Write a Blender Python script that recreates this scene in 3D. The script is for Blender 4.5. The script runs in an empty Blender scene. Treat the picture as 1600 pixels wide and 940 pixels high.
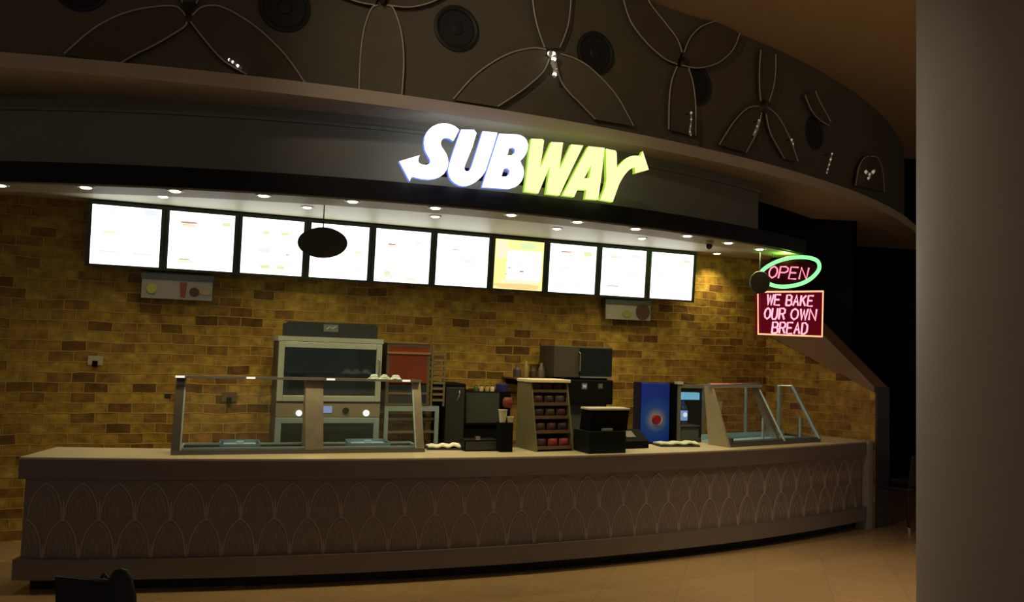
import bpy, bmesh, math, random
from mathutils import Vector, Matrix
from mathutils.geometry import tessellate_polygon
random.seed(7)
PI = math.pi
S = bpy.context.scene
C = S.collection

# ------------------------------------------------------------------ camera
FPX = 1250.0
PITCH, ROLL = math.radians(3.6), math.radians(1.83)
EYE = Vector((0, 0, 1.9))
_f = Vector((0, math.cos(PITCH), math.sin(PITCH))); _r0 = Vector((1, 0, 0)); _u0 = _r0.cross(_f)
_r = math.cos(ROLL)*_r0 + math.sin(ROLL)*_u0
_u = -math.sin(ROLL)*_r0 + math.cos(ROLL)*_u0
cam = bpy.data.objects.new('camera', bpy.data.cameras.new('camera')); C.objects.link(cam)
M = Matrix((( _r.x, _u.x, -_f.x, EYE.x), (_r.y, _u.y, -_f.y, EYE.y), (_r.z, _u.z, -_f.z, EYE.z), (0, 0, 0, 1)))
cam.matrix_world = M
cam.data.sensor_width = 36; cam.data.lens = FPX/1600*36; cam.data.clip_end = 200
S.camera = cam

# ------------------------------------------------------------------ world, big lights, exposure
w = bpy.data.worlds.new('world'); S.world = w; w.use_nodes = True
bg = w.node_tree.nodes['Background']; bg.inputs[0].default_value = (1.0, .90, .80, 1); bg.inputs[1].default_value = .100
S.view_settings.view_transform = 'Standard'; S.view_settings.look = 'None'
S.view_settings.exposure = 0; S.view_settings.gamma = 1; S.view_settings.use_curve_mapping = False

def area(name, loc, aim, size, energy, color):
    l = bpy.data.lights.new(name, 'AREA'); l.shape = 'RECTANGLE'; l.size, l.size_y = size; l.energy = energy; l.color = color
    o = bpy.data.objects.new(name, l); C.objects.link(o); o.location = loc
    o.rotation_euler = (Vector(aim)-Vector(loc)).to_track_quat('-Z', 'Y').to_euler()
    return o
area('added_fill_light', (2.8, -3.0, 5.2), (1.6, 7.5, 2.6), (3, 1.5), 22, (1, .84, .74))  # unseen fill light, added behind the camera to brighten the stall front

# ------------------------------------------------------------------ helpers
def added_spot(loc, aim, energy, ang, col=(1, .82, .6)):  # unseen spots, added only for the light they throw
    l = bpy.data.lights.new('added_spot_light', 'SPOT'); l.energy = energy; l.color = col; l.spot_size = ang; l.spot_blend = 1; l.shadow_soft_size = .12
    o = bpy.data.objects.new('added_spot_light', l); C.objects.link(o); o.location = loc
    o.rotation_euler = (Vector(aim)-Vector(loc)).to_track_quat('-Z', 'Y').to_euler()
added_spot((-.9, 4.3, 5.3), (1.7, 3.1, 1.6), 150, .7, (1, .86, .66))  # added to light the column's left side
added_spot((3.3, 4.9, 5.3), (3.4, 5.7, 0), 700, 1.15, (1, .72, .42))  # added for the bright pool on the floor at the right
added_spot((-1.5, 3.2, 5.3), (0.9, 6.5, 3.9), 120, 1.6)  # added to brighten the ledge and fascia

def ray(x, y): return (_f + (x-800)/FPX*_r - (y-470)/FPX*_u)
def on_z(x, y, z):
    d = ray(x, y); return EYE + d*((z-EYE.z)/d.z)
def on_plane(x, y, o, n):
    d = ray(x, y); return EYE + d*((Vector(o)-EYE).dot(n)/d.dot(n))
def on_circle(x, y, c, R):                      # near side of a vertical cylinder (the camera stands outside it)
    d = ray(x, y); ox, oy = -c[0], -c[1]
    A = d.x*d.x+d.y*d.y; B = 2*(ox*d.x+oy*d.y); K = ox*ox+oy*oy-R*R
    t = (-B-math.sqrt(max(0, B*B-4*A*K)))/(2*A)
    return EYE + d*t
CC, CR = (-5.32, 20.83), 14.91        # counter front
SC, SR = (-3.42, 15.505), 9.42        # stall soffit
LC, LR = (-5.64, 19.52), 13.95        # ledge above
def cpt(c, R, x, z=0): return Vector((x, c[1]-math.sqrt(R*R-(x-c[0])**2), z))
def nrm(c, x, y): return Vector((x-c[0], y-c[1], 0)).normalized()   # towards the viewer

class Fr:
    def __init__(s, o, yaw=0, tilt=0):
        s.o = Vector(o); s.yaw = yaw
        s.X = Vector((math.cos(yaw), math.sin(yaw), 0)); Y = Vector((-math.sin(yaw), math.cos(yaw), 0)); Z = Vector((0, 0, 1))
        s.Y = math.cos(tilt)*Y - math.sin(tilt)*Z*-1 if False else math.cos(tilt)*Y + math.sin(tilt)*Z
        s.Z = math.cos(tilt)*Z - math.sin(tilt)*Y      # positive tilt leans the top towards the viewer
    def __call__(s, x, y, z): return s.o + s.X*x + s.Y*y + s.Z*z
    def px(s, x, y, yy=0):                            # pixel -> local (x, z) on the plane at local depth yy
        p = on_plane(x, y, s(0, yy, 0), s.Y) - s.o
        return p.dot(s.X), p.dot(s.Z)
WORLD = Fr((0, 0, 0))
WYAW = math.atan2(.385, 1)
WALL = Fr((0, 9.3, 0), WYAW)          # back wall: y < 0 is in front of it

MATS = {}
def mat(name, col, rough=.5, metal=0, emit=None, es=0, var=.12, scale=8, bump=0, trans=0, alpha=1, spec=.5, coat=0):
    if name in MATS: return MATS[name]
    m = bpy.data.materials.new(name); m.use_nodes = True; nt = m.node_tree; b = nt.nodes['Principled BSDF']
    b.inputs['Roughness'].default_value = rough; b.inputs['Metallic'].default_value = metal
    b.inputs['Specular IOR Level'].default_value = spec
    b.inputs['Transmission Weight'].default_value = trans; b.inputs['Alpha'].default_value = alpha
    b.inputs['Coat Weight'].default_value = coat
    tc = nt.nodes.new('ShaderNodeTexCoord'); n = nt.nodes.new('ShaderNodeTexNoise'); n.inputs['Scale'].default_value = scale; n.inputs['Detail'].default_value = 4
    nt.links.new(tc.outputs['Object'], n.inputs['Vector'])
    mx = nt.nodes.new('ShaderNodeMix'); mx.data_type = 'RGBA'
    mx.inputs[6].default_value = (*[c*(1-var) for c in col], 1); mx.inputs[7].default_value = (*[min(1, c*(1+var)) for c in col], 1)
    nt.links.new(n.outputs['Fac'], mx.inputs[0]); nt.links.new(mx.outputs[2], b.inputs['Base Color'])
    if bump:
        bp = nt.nodes.new('ShaderNodeBump'); bp.inputs['Strength'].default_value = bump; bp.inputs['Distance'].default_value = .01
        nt.links.new(n.outputs['Fac'], bp.inputs['Height']); nt.links.new(bp.outputs['Normal'], b.inputs['Normal'])
    if emit: b.inputs['Emission Color'].default_value = (*emit, 1); b.inputs['Emission Strength'].default_value = es
    MATS[name] = m; return m
def glow(name, col, es): return mat(name, (.02, .02, .02), .6, emit=col, es=es, var=0)

def brick_mat():
    m = bpy.data.materials.new('brick'); m.use_nodes = True; nt = m.node_tree; N = nt.nodes; L = nt.links; b = N['Principled BSDF']
    uv = N.new('ShaderNodeUVMap')
    nz0 = N.new('ShaderNodeTexNoise'); nz0.inputs['Scale'].default_value = 3.0; L.new(uv.outputs[0], nz0.inputs['Vector'])
    wob = N.new('ShaderNodeMixRGB'); wob.blend_type = 'LINEAR_LIGHT'; wob.inputs[0].default_value = .022
    L.new(uv.outputs[0], wob.inputs[1]); L.new(nz0.outputs['Color'], wob.inputs[2])
    br = N.new('ShaderNodeTexBrick'); L.new(wob.outputs[0], br.inputs['Vector'])
    br.inputs['Scale'].default_value = 1; br.inputs['Brick Width'].default_value = .215; br.inputs['Row Height'].default_value = .098
    br.inputs['Mortar Size'].default_value = .007; br.inputs['Mortar Smooth'].default_value = .5
    br.inputs['Color1'].default_value = (0, 0, 0, 1); br.inputs['Color2'].default_value = (1, 1, 1, 1); br.inputs['Mortar'].default_value = (.5, .5, .5, 1)
    r = N.new('ShaderNodeValToRGB'); L.new(br.outputs['Color'], r.inputs[0]); cr = r.color_ramp
    cr.elements[0].position = 0; cr.elements[0].color = (.15, .070, .012, 1)
    cr.elements[1].position = 1; cr.elements[1].color = (.50, .345, .065, 1)
    e = cr.elements.new(.25); e.color = (.34, .19, .038, 1)
    e = cr.elements.new(.65); e.color = (.42, .27, .042, 1)
    n2 = N.new('ShaderNodeTexNoise'); n2.inputs['Scale'].default_value = 10; n2.inputs['Detail'].default_value = 6; L.new(uv.outputs[0], n2.inputs['Vector'])
    mul = N.new('ShaderNodeMixRGB'); mul.blend_type = 'MULTIPLY'; mul.inputs[0].default_value = .75
    r2 = N.new('ShaderNodeValToRGB'); r2.color_ramp.elements[0].position = .3; r2.color_ramp.elements[0].color = (.36, .31, .26, 1); r2.color_ramp.elements[1].position = .7; r2.color_ramp.elements[1].color = (1.45, 1.42, 1.3, 1)
    L.new(n2.outputs['Fac'], r2.inputs[0]); L.new(r.outputs[0], mul.inputs[1]); L.new(r2.outputs[0], mul.inputs[2])
    n3 = N.new('ShaderNodeTexNoise'); n3.inputs['Scale'].default_value = 1.3; L.new(uv.outputs[0], n3.inputs['Vector'])
    r3 = N.new('ShaderNodeValToRGB'); r3.color_ramp.elements[0].position = .35; r3.color_ramp.elements[0].color = (.85, .80, .72, 1); r3.color_ramp.elements[1].position = .65; r3.color_ramp.elements[1].color = (1.1, 1.12, 1.1, 1)
    L.new(n3.outputs['Fac'], r3.inputs[0])
    mu2 = N.new('ShaderNodeMixRGB'); mu2.blend_type = 'MULTIPLY'; mu2.inputs[0].default_value = .9; L.new(mul.outputs[0], mu2.inputs[1]); L.new(r3.outputs[0], mu2.inputs[2])
    mm = N.new('ShaderNodeMixRGB'); L.new(br.outputs['Fac'], mm.inputs[0]); L.new(mu2.outputs[0], mm.inputs[1]); mm.inputs[2].default_value = (.50, .36, .10, 1)
    L.new(mm.outputs[0], b.inputs['Base Color']); b.inputs['Roughness'].default_value = .75
    sub = N.new('ShaderNodeMath'); sub.operation = 'SUBTRACT'; L.new(n2.outputs['Fac'], sub.inputs[0]); L.new(br.outputs['Fac'], sub.inputs[1])
    bp = N.new('ShaderNodeBump'); bp.inputs['Strength'].default_value = .9; bp.inputs['Distance'].default_value = .02
    L.new(sub.outputs[0], bp.inputs['Height']); L.new(bp.outputs[0], b.inputs['Normal'])
    return m

def floor_mat():
    m = bpy.data.materials.new('floor_tile'); m.use_nodes = True; nt = m.node_tree; N = nt.nodes; L = nt.links; b = N['Principled BSDF']
    tc = N.new('ShaderNodeTexCoord')
    br = N.new('ShaderNodeTexBrick'); br.offset = 0; br.inputs['Scale'].default_value = 1; br.inputs['Brick Width'].default_value = .6; br.inputs['Row Height'].default_value = .6
    br.inputs['Mortar Size'].default_value = .003; br.inputs['Color1'].default_value = (.40, .275, .15, 1); br.inputs['Color2'].default_value = (.44, .30, .165, 1); br.inputs['Mortar'].default_value = (.30, .20, .11, 1)
    mp = N.new('ShaderNodeMapping'); mp.inputs['Rotation'].default_value = (0, 0, .3); L.new(tc.outputs['Object'], mp.inputs[0]); L.new(mp.outputs[0], br.inputs['Vector'])
    n = N.new('ShaderNodeTexNoise'); n.inputs['Scale'].default_value = 2.5; n.inputs['Detail'].default_value = 5; L.new(tc.outputs['Object'], n.inputs['Vector'])
    mr = N.new('ShaderNodeMapRange'); mr.inputs[3].default_value = .20; mr.inputs[4].default_value = .34; L.new(n.outputs['Fac'], mr.inputs[0])
    L.new(br.outputs[0], b.inputs['Base Color']); L.new(mr.outputs[0], b.inputs['Roughness'])
    return m

class MB:
    def __init__(s): s.v = []; s.f = []; s.m = []; s.uv = {}
    def add(s, vs, fs, mi=0):
        o = len(s.v); s.v += [Vector(v) for v in vs]
        for f in fs: s.f.append([o+i for i in f]); s.m.append(mi)
        return s
    def quad(s, a, b, c, d, mi=0): return s.add([a, b, c, d], [(0, 1, 2, 3)], mi)
    def box(s, fr, x0, x1, y0, y1, z0, z1, mi=0):
        P = [fr(x, y, z) for z in (z0, z1) for y in (y0, y1) for x in (x0, x1)]
        return s.add(P, [(0, 2, 3, 1), (4, 5, 7, 6), (0, 1, 5, 4), (2, 6, 7, 3), (0, 4, 6, 2), (1, 3, 7, 5)], mi)
    def prism(s, loops, dirv, mi=0, mside=None):      # loops of 3-D points: outer then holes; extruded by dirv
        tri = tessellate_polygon([[Vector(p) for p in l] for l in loops]); flat = [Vector(p) for l in loops for p in l]; n = len(flat)
        s.add(flat, tri, mi); s.add([p+dirv for p in flat], [t[::-1] for t in tri], mi)
        k = 0
        for l in loops:
            q = [Vector(p) for p in l]; m_ = len(q)
            s.add(q+[p+dirv for p in q], [(i, (i+1) % m_, (i+1) % m_+m_, i+m_) for i in range(m_)], mi if mside is None else mside)
        return s
    def tube(s, pts, r, mi=0, n=6, closed=False, cap=True):
        pts = [Vector(p) for p in pts]; K = len(pts); rings = []
        ref = None
        for i, p in enumerate(pts):
            a = pts[(i-1) % K] if (closed or i > 0) else p; b = pts[(i+1) % K] if (closed or i < K-1) else p
            t = (b-a)
            t = t.normalized() if t.length > 1e-9 else Vector((0, 0, 1))
            if ref is None: ref = t.orthogonal().normalized()
            ref = (ref - t*ref.dot(t))
            ref = ref.normalized() if ref.length > 1e-6 else t.orthogonal().normalized()
            bi = t.cross(ref); rr = r[i] if isinstance(r, (list, tuple)) else r
            rings.append([p+(ref*math.cos(2*PI*k/n)+bi*math.sin(2*PI*k/n))*rr for k in range(n)])
        vs = [v for g in rings for v in g]; fs = []
        for i in range(K if closed else K-1):
            j = (i+1) % K
            for k in range(n): fs.append((i*n+k, i*n+(k+1) % n, j*n+(k+1) % n, j*n+k))
        if cap and not closed: fs += [tuple(range(n))[::-1], tuple((K-1)*n+k for k in range(n))]
        return s.add(vs, fs, mi)
    def lathe(s, fr, prof, mi=0, n=24, ax='z', sx=1, sz=1):   # prof of (radius, height); ax: axis in local frame
        vs = []; K = len(prof)
        for (r, h) in prof:
            for k in range(n):
                a = 2*PI*k/n; c_, s_ = math.cos(a)*r, math.sin(a)*r
                vs.append(fr(c_*sx, s_*sz, h) if ax == 'z' else fr(c_*sx, h, s_*sz))
        fs = []
        for i in range(K-1):
            for k in range(n): fs.append((i*n+k, i*n+(k+1) % n, (i+1)*n+(k+1) % n, (i+1)*n+k))
        if prof[0][0] > 1e-6: fs.append(tuple(range(n))[::-1])
        if prof[-1][0] > 1e-6: fs.append(tuple((K-1)*n+k for k in range(n)))
        return s.add(vs, fs, mi)

def obj(name, mb, mats, parent=None, bevel=0, smooth=False, center=True):
    """links the collected shapes as ONE mesh object; a child keeps its thing's origin"""
    if not isinstance(mats, (list, tuple)): mats = [mats]
    if parent is None:
        if center:
            xs = [v.x for v in mb.v]; ys = [v.y for v in mb.v]; org = Vector(((min(xs)+max(xs))/2, (min(ys)+max(ys))/2, min(v.z for v in mb.v)))
        else: org = Vector((0, 0, 0))
    else: org = Vector(parent['_w'])
    me = bpy.data.meshes.new(name); me.from_pydata([v-org for v in mb.v], [], mb.f)
    for m in mats: me.materials.append(m)
    for p, mi in zip(me.polygons, mb.m): p.material_index = mi; p.use_smooth = smooth
    if mb.uv:
        ul = me.uv_layers.new(name='UVMap')
        for p in me.polygons:
            for li, vi in zip(p.loop_indices, p.vertices): ul.data[li].uv = mb.uv.get(vi, (0, 0))
    bm = bmesh.new(); bm.from_mesh(me); bmesh.ops.recalc_face_normals(bm, faces=bm.faces); bm.to_mesh(me); bm.free()
    o = bpy.data.objects.new(name, me); C.objects.link(o); o['_w'] = list(org)
    if parent is None: o.location = org
    else: o.parent = parent
    if smooth:
        try: me.set_sharp_from_angle(angle=math.radians(40))
        except Exception: pass
    if bevel:
        b = o.modifiers.new('bevel', 'BEVEL'); b.width = bevel; b.segments = 2; b.limit_method = 'ANGLE'
    return o
def tag(o, label, cat, group=None):
    o['label'] = label; o['category'] = cat
    if group: o['group'] = group
    return o
def thing(name, loc, label, cat, group=None):
    o = bpy.data.objects.new(name, None); C.objects.link(o); o.location = loc; o['_w'] = list(Vector(loc)); o.empty_display_size = .1
    return tag(o, label, cat, group)
def structure(o): o['kind'] = 'structure'; return o
def dup(root, loc, label, rotz=None, energy=None):
    r = root.copy(); C.objects.link(r); r.location = loc; r['label'] = label; r['_w'] = list(loc)
    if rotz is not None: r.rotation_euler = (0, 0, rotz)
    for ch in [c for c in bpy.data.objects if c.parent == root]:
        c = ch.copy(); C.objects.link(c); c.parent = r
        for g in [q for q in bpy.data.objects if q.parent == ch]:
            d = g.copy(); C.objects.link(d); d.parent = c
    return r
def catmull(P, n=6, closed=False):
    P = [Vector(p) for p in P]; K = len(P); out = []
    for i in range(K if closed else K-1):
        g = (lambda j: P[j % K]) if closed else (lambda j: P[max(0, min(K-1, j))])
        a, b, c, d = g(i-1), g(i), g(i+1), g(i+2)
        for k in range(n):
            t = k/n
            out.append(.5*((2*b)+(c-a)*t+(2*a-5*b+4*c-d)*t*t+(3*b-a-3*c+d)*t**3))
    if not closed: out.append(P[-1])
    return out

# ------------------------------------------------------------------ materials
plaster = mat('plaster', (.30, .245, .18), .6, var=.06, scale=3)
fasciam = mat('fascia_paint', (.23, .225, .18), .5, var=.06, scale=2)
blackm = mat('black_trim', (.010, .010, .010), .5, spec=.25)
ceilm = mat('ceiling_paint', (.66, .49, .31), .8, var=.04, scale=2)
soffm = mat('soffit_paint', (.42, .41, .28), .5, var=.05, scale=2)
upperm = mat('upper_wall_paint', (.15, .13, .09), .7, var=.12, scale=1.5)
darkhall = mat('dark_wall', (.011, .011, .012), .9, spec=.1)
BR = brick_mat()

# ------------------------------------------------------------------ structure
mb = MB().box(WORLD, -14, 16, -8, 20, -.1, 0); structure(obj('floor', mb, floor_mat(), center=False))
mb = MB().box(WORLD, -14, 16, -8, 20, 5.4, 5.5); structure(obj('ceiling', mb, ceilm, center=False))
# back wall (brick), side wall with sloped top
corner_s = WALL.px(1197, 560)[0]
def brick_panel(mb, a, b, prof, th, u0=0, mi=0):
    """vertical slab between ground points a,b; prof = list of (t, z) outline"""
    d = (b-a); L_ = d.length; X = d/L_; nY = Vector((-X.y, X.x, 0))
    loop = [a+X*t+Vector((0, 0, z)) for t, z in prof]
    o = len(mb.v)
    mb.prism([loop], nY*th, mi, 1)
    for i in range(o, len(mb.v)):
        p = mb.v[i]-a; mb.uv[i] = (u0+p.dot(X), p.z)
mb = MB(); a = WALL(-9, 0, 0); b = WALL(corner_s+.05, 0, 0); Lw = (b-a).length
brick_panel(mb, a, b, [(0, 0), (Lw, 0), (Lw, 3.26), (0, 3.26)], .15)
structure(obj('wall_back', mb, [BR, plaster], center=False))
mb = MB(); a = WALL(corner_s, 0, 0); b = on_z(1367, 824.5, 0); Ls = (b-a).length
zt = 1.62; sl = .92
brick_panel(mb, a, b, [(0, 0), (Ls, 0), (Ls, zt), (Ls-1.6/sl if Ls-1.6/sl > 0 else 0, zt+sl*min(Ls, 1.6/sl)), (0, 3.22)] if Ls > 1.6/sl else [(0, 0), (Ls, 0), (Ls, zt), (0, zt+sl*Ls)], .27, u0=.07)
capm = mat('wall_cap_plaster', (.24, .155, .09), .7)
wr_ = None
sd = (b-a).normalized(); sn = Vector((-sd.y, sd.x, 0))
wr = structure(obj('wall_right', mb, [BR, capm], center=False))
sd = (b-a).normalized(); sn = Vector((-sd.y, sd.x, 0))
SIDE = Fr(b, math.atan2(-sn.y, -sn.x) if False else math.atan2(sn.y, sn.x))
# brown plaster band along the slope, on the brick face
mb = MB(); inn = lambda t_, z: b-sd*t_-sn*.002+Vector((0, 0, z)); tt = min(Ls-.02, 1.55)
mb.prism([[inn(0, zt-.06), inn(0, zt), inn(tt, zt+sl*tt), inn(tt, zt-.06+.45*tt)]], -sn*.02)
structure(obj('trim_5', mb, capm, center=False))
# grey end face of the side wall
mb = MB(); e0 = b+sd*.004
mb.prism([[e0, e0+sn*.27, e0+sn*.27+Vector((0, 0, zt)), e0+Vector((0, 0, zt))]], sd*.02)
structure(obj('trim_1', mb, mat('end_face_grey', (.035, .04, .036), .5), center=False))
# soffit strip, fascia band, fascia, inner ceiling, ledge, upper wall
def sweep(mb, c, R, x0, x1, n, prof, mi=0):
    """prof: closed list of (inset, z); inset measured away from the viewer"""
    vs = []; a0 = math.atan2(x0-c[0], math.sqrt(R*R-(x0-c[0])**2)); a1 = math.atan2(x1-c[0], math.sqrt(R*R-(x1-c[0])**2)); K = len(prof)
    for i in range(n+1):
        t = a0+(a1-a0)*i/n
        for ins, z in prof: vs.append(Vector((c[0]+math.sin(t)*(R-ins), c[1]-math.cos(t)*(R-ins), z)))
    fs = [(i*K+k, i*K+(k+1) % K, (i+1)*K+(k+1) % K, (i+1)*K+k) for i in range(n) for k in range(K)]
    fs += [tuple(range(K))[::-1], tuple(n*K+k for k in range(K))]
    return mb.add(vs, fs, mi)
mb = MB(); sweep(mb, SC, SR, -8, 3.27, 70, [(0, 3.085), (0, 3.24), (.36, 3.24), (.36, 3.085)])
structure(obj('trim_2', mb, blackm, center=False))
mb = MB(); sweep(mb, SC, SR, -8, 3.27, 70, [(.03, 3.07), (.03, 3.085), (.36, 3.085), (.36, 3.07)])
structure(obj('ceiling_stall', mb, soffm, center=False))
mb = MB(); sweep(mb, SC, SR, -8, 2.93, 70, [(.34, 3.24), (.34, 3.86), (.5, 3.86), (.5, 3.24)])
structure(obj('wall_fascia', mb, fasciam, center=False))
mb = MB(); sweep(mb, SC, SR, -8, 2.93, 70, [(.315, 3.74), (.315, 3.765), (.345, 3.765), (.345, 3.74)])
structure(obj('trim_4', mb, fasciam, center=False))
mb = MB(); n = 60; top = []
for i in range(n+1):
    x = -8+(3.28+8)*i/n; p = cpt(SC, SR-.355, x); q = WALL(-9.0+(corner_s+9.0)*i/n, 0, 0)
    top += [Vector((p.x, p.y, 3.22)), Vector((q.x, q.y, 3.22)), Vector((p.x, p.y, 3.27)), Vector((q.x, q.y, 3.27))]
fs = []
for i in range(n):
    k = 4*i; fs += [(k, k+1, k+5, k+4), (k+2, k+6, k+7, k+3), (k, k+4, k+6, k+2)]
mb.add(top, fs); structure(obj('ceiling_stall', mb, mat('stall_ceiling', (.58, .58, .40), .5, var=.05, scale=2), center=False))
mb = MB(); sweep(mb, LC, LR, -8, 7.2, 90, [(0, 3.84), (0, 3.95), (1.0, 3.95), (1.0, 3.87), (.06, 3.84)])
structure(obj('trim_3', mb, mat('ledge_plaster', (.58, .49, .37), .6, var=.06, scale=3), center=False))
mb = MB(); sweep(mb, LC, LR-.28, -8, 7.2, 90, [(0, 3.95), (0, 5.4), (.15, 5.4), (.15, 3.95)])
structure(obj('wall_upper', mb, upperm, center=False))
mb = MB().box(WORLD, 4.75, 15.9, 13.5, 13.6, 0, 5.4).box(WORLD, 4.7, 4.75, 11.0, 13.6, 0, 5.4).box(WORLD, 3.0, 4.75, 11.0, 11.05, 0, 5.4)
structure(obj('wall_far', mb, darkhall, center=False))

# ------------------------------------------------------------------ column
colm = mat('column_plaster', (.36, .30, .235), .55, var=.05, scale=4)
CD = 3.0; crad = .46; uc = math.asin(crad/math.hypot(CD*.66, CD))
ang = math.atan(.5065)+uc; CX, CY = math.sin(ang)*math.hypot(CD*.66, CD), math.cos(ang)*math.hypot(CD*.66, CD)
t = thing('column', (CX, CY, 0), 'large round beige plaster column in the right foreground', 'column')
obj('shaft', MB().lathe(Fr((CX, CY, 0)), [(crad, 0), (crad, 5.4)], n=96), colm, t, smooth=True)
obj('column_base', MB().lathe(Fr((CX, CY, 0)), [(crad+.02, 0), (crad+.02, .12), (crad, .14)], n=96), blackm, t, smooth=True)

# ------------------------------------------------------------------ counter
ct = thing('service_counter', cpt(CC, CR, 0, 0), 'long curved service counter with pale top and carved arch-pattern front', 'counter')
xl, xr = on_z(20, 716, 1.0).x, 4.13
countm = mat('counter_stone', (.20, .165, .145), .5, var=.06, scale=6)
topm = mat('counter_top', (.62, .55, .40), .3, var=.08, scale=10)
obj('countertop', sweep(MB(), CC, CR, xl, xr, 60, [(0, .985), (0, 1.0), (.62, 1.0), (.62, .985)]), topm, ct)
obj('apron', sweep(MB(), CC, CR, xl, xr, 60, [(0, .84), (0, .985), (.62, .985), (.62, .84)]), countm, ct)
panm = mat('counter_panel', (.235, .195, .17), .5, var=.1, scale=20, bump=.2)
obj('front_panel', sweep(MB(), CC, CR, xl+.03, xr, 60, [(.05, .25), (.05, .84), (.57, .84), (.57, .25)]), panm, ct)
obj('lower_band', sweep(MB(), CC, CR, xl, xr, 60, [(.0, .10), (.0, .25), (.60, .25), (.60, .10)]), countm, ct)
obj('toe_kick', sweep(MB(), CC, CR, xl+.08, xr, 60, [(.12, 0), (.12, .10), (.55, .10), (.55, 0)]), blackm, ct)
obj('end_post', sweep(MB(), CC, CR, xr+.02, xr+.10, 2, [(-.02, 0), (-.02, 1.0), (.64, 1.0), (.64, 0)]), mat('end_post_paint', (.38, .36, .31), .4), ct)
# relief: ogee arches in two rows, each with an inner outline, a small leaf and a stem
relm = mat('relief_plaster', (.40, .35, .30), .5, var=.1, scale=30)
def onfront(s, z, off=.0):
    R = CR-.05+off; a = s/CR
    return Vector((CC[0]+math.sin(a)*R, CC[1]-math.cos(a)*R, z))
def s_of(x): return CR*math.asin((x-CC[0])/CR)
pf = on_circle(269, 800, CC, CR-.05); pg = on_circle(683, 790, CC, CR-.05)
s_ref = s_of(pf.x); PIT = (s_of(pg.x)-s_ref)/8.0
rel = MB(); s0, s1 = s_of(xl+.04), s_of(xr-.02)
def seg(pts, r):
    if all(s0 < p[0] < s1 for p in pts): rel.tube([onfront(s, z, .002) for s, z in pts], r, n=5)
def arch(cs, zb, h, wd, r):
    L_, R_ = [], []
    for k in range(11):
        t_ = k/10; x_ = wd/2*math.cos(t_*PI/2)**.62 if t_ < 1 else 0
        x_ = wd/2*(1-t_**2.3)**.75 if t_ < .999 else 0
        L_.append((cs-x_, zb+h*t_)); R_.append((cs+x_, zb+h*t_))
    seg(L_, r); seg(R_, r)
for row, (zb, h, ph) in enumerate(((.56, .245, .5), (.27, .27, 0))):
    for k in range(-8, 30):
        cs = s_ref+PIT*(k+ph)
        arch(cs, zb, h, PIT*.90, .0065); arch(cs, zb+.01, h*.84, PIT*.70, .003); arch(cs, zb+.03, h*.45, PIT*.32, .0025)
        seg([(cs, zb), (cs, zb+h*.3)], .003)
        for sg in (-1, 1):
            seg([(cs, zb+h*.12), (cs+sg*PIT*.10, zb+h*.34), (cs+sg*PIT*.05, zb+h*.55)], .0025)
            seg([(cs+sg*PIT*.2, zb+h*.1), (cs+sg*PIT*.27, zb+h*.4), (cs+sg*PIT*.16, zb+h*.66)], .002)
        fs_ = cs+PIT/2                       # flared stem between two arches
        if s0 < fs_-.02 and fs_+.02 < s1:
            z0_, z1_ = (zb-.035, zb+.11) if row == 0 else (.252, zb+.08)
            rel.tube([onfront(fs_, z, .0) for z in (z0_, z0_+.03, (z0_+z1_)/2, z1_)], [.016, .012, .010, .005], n=6)
obj('arch_relief', rel, relm, ct)

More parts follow.
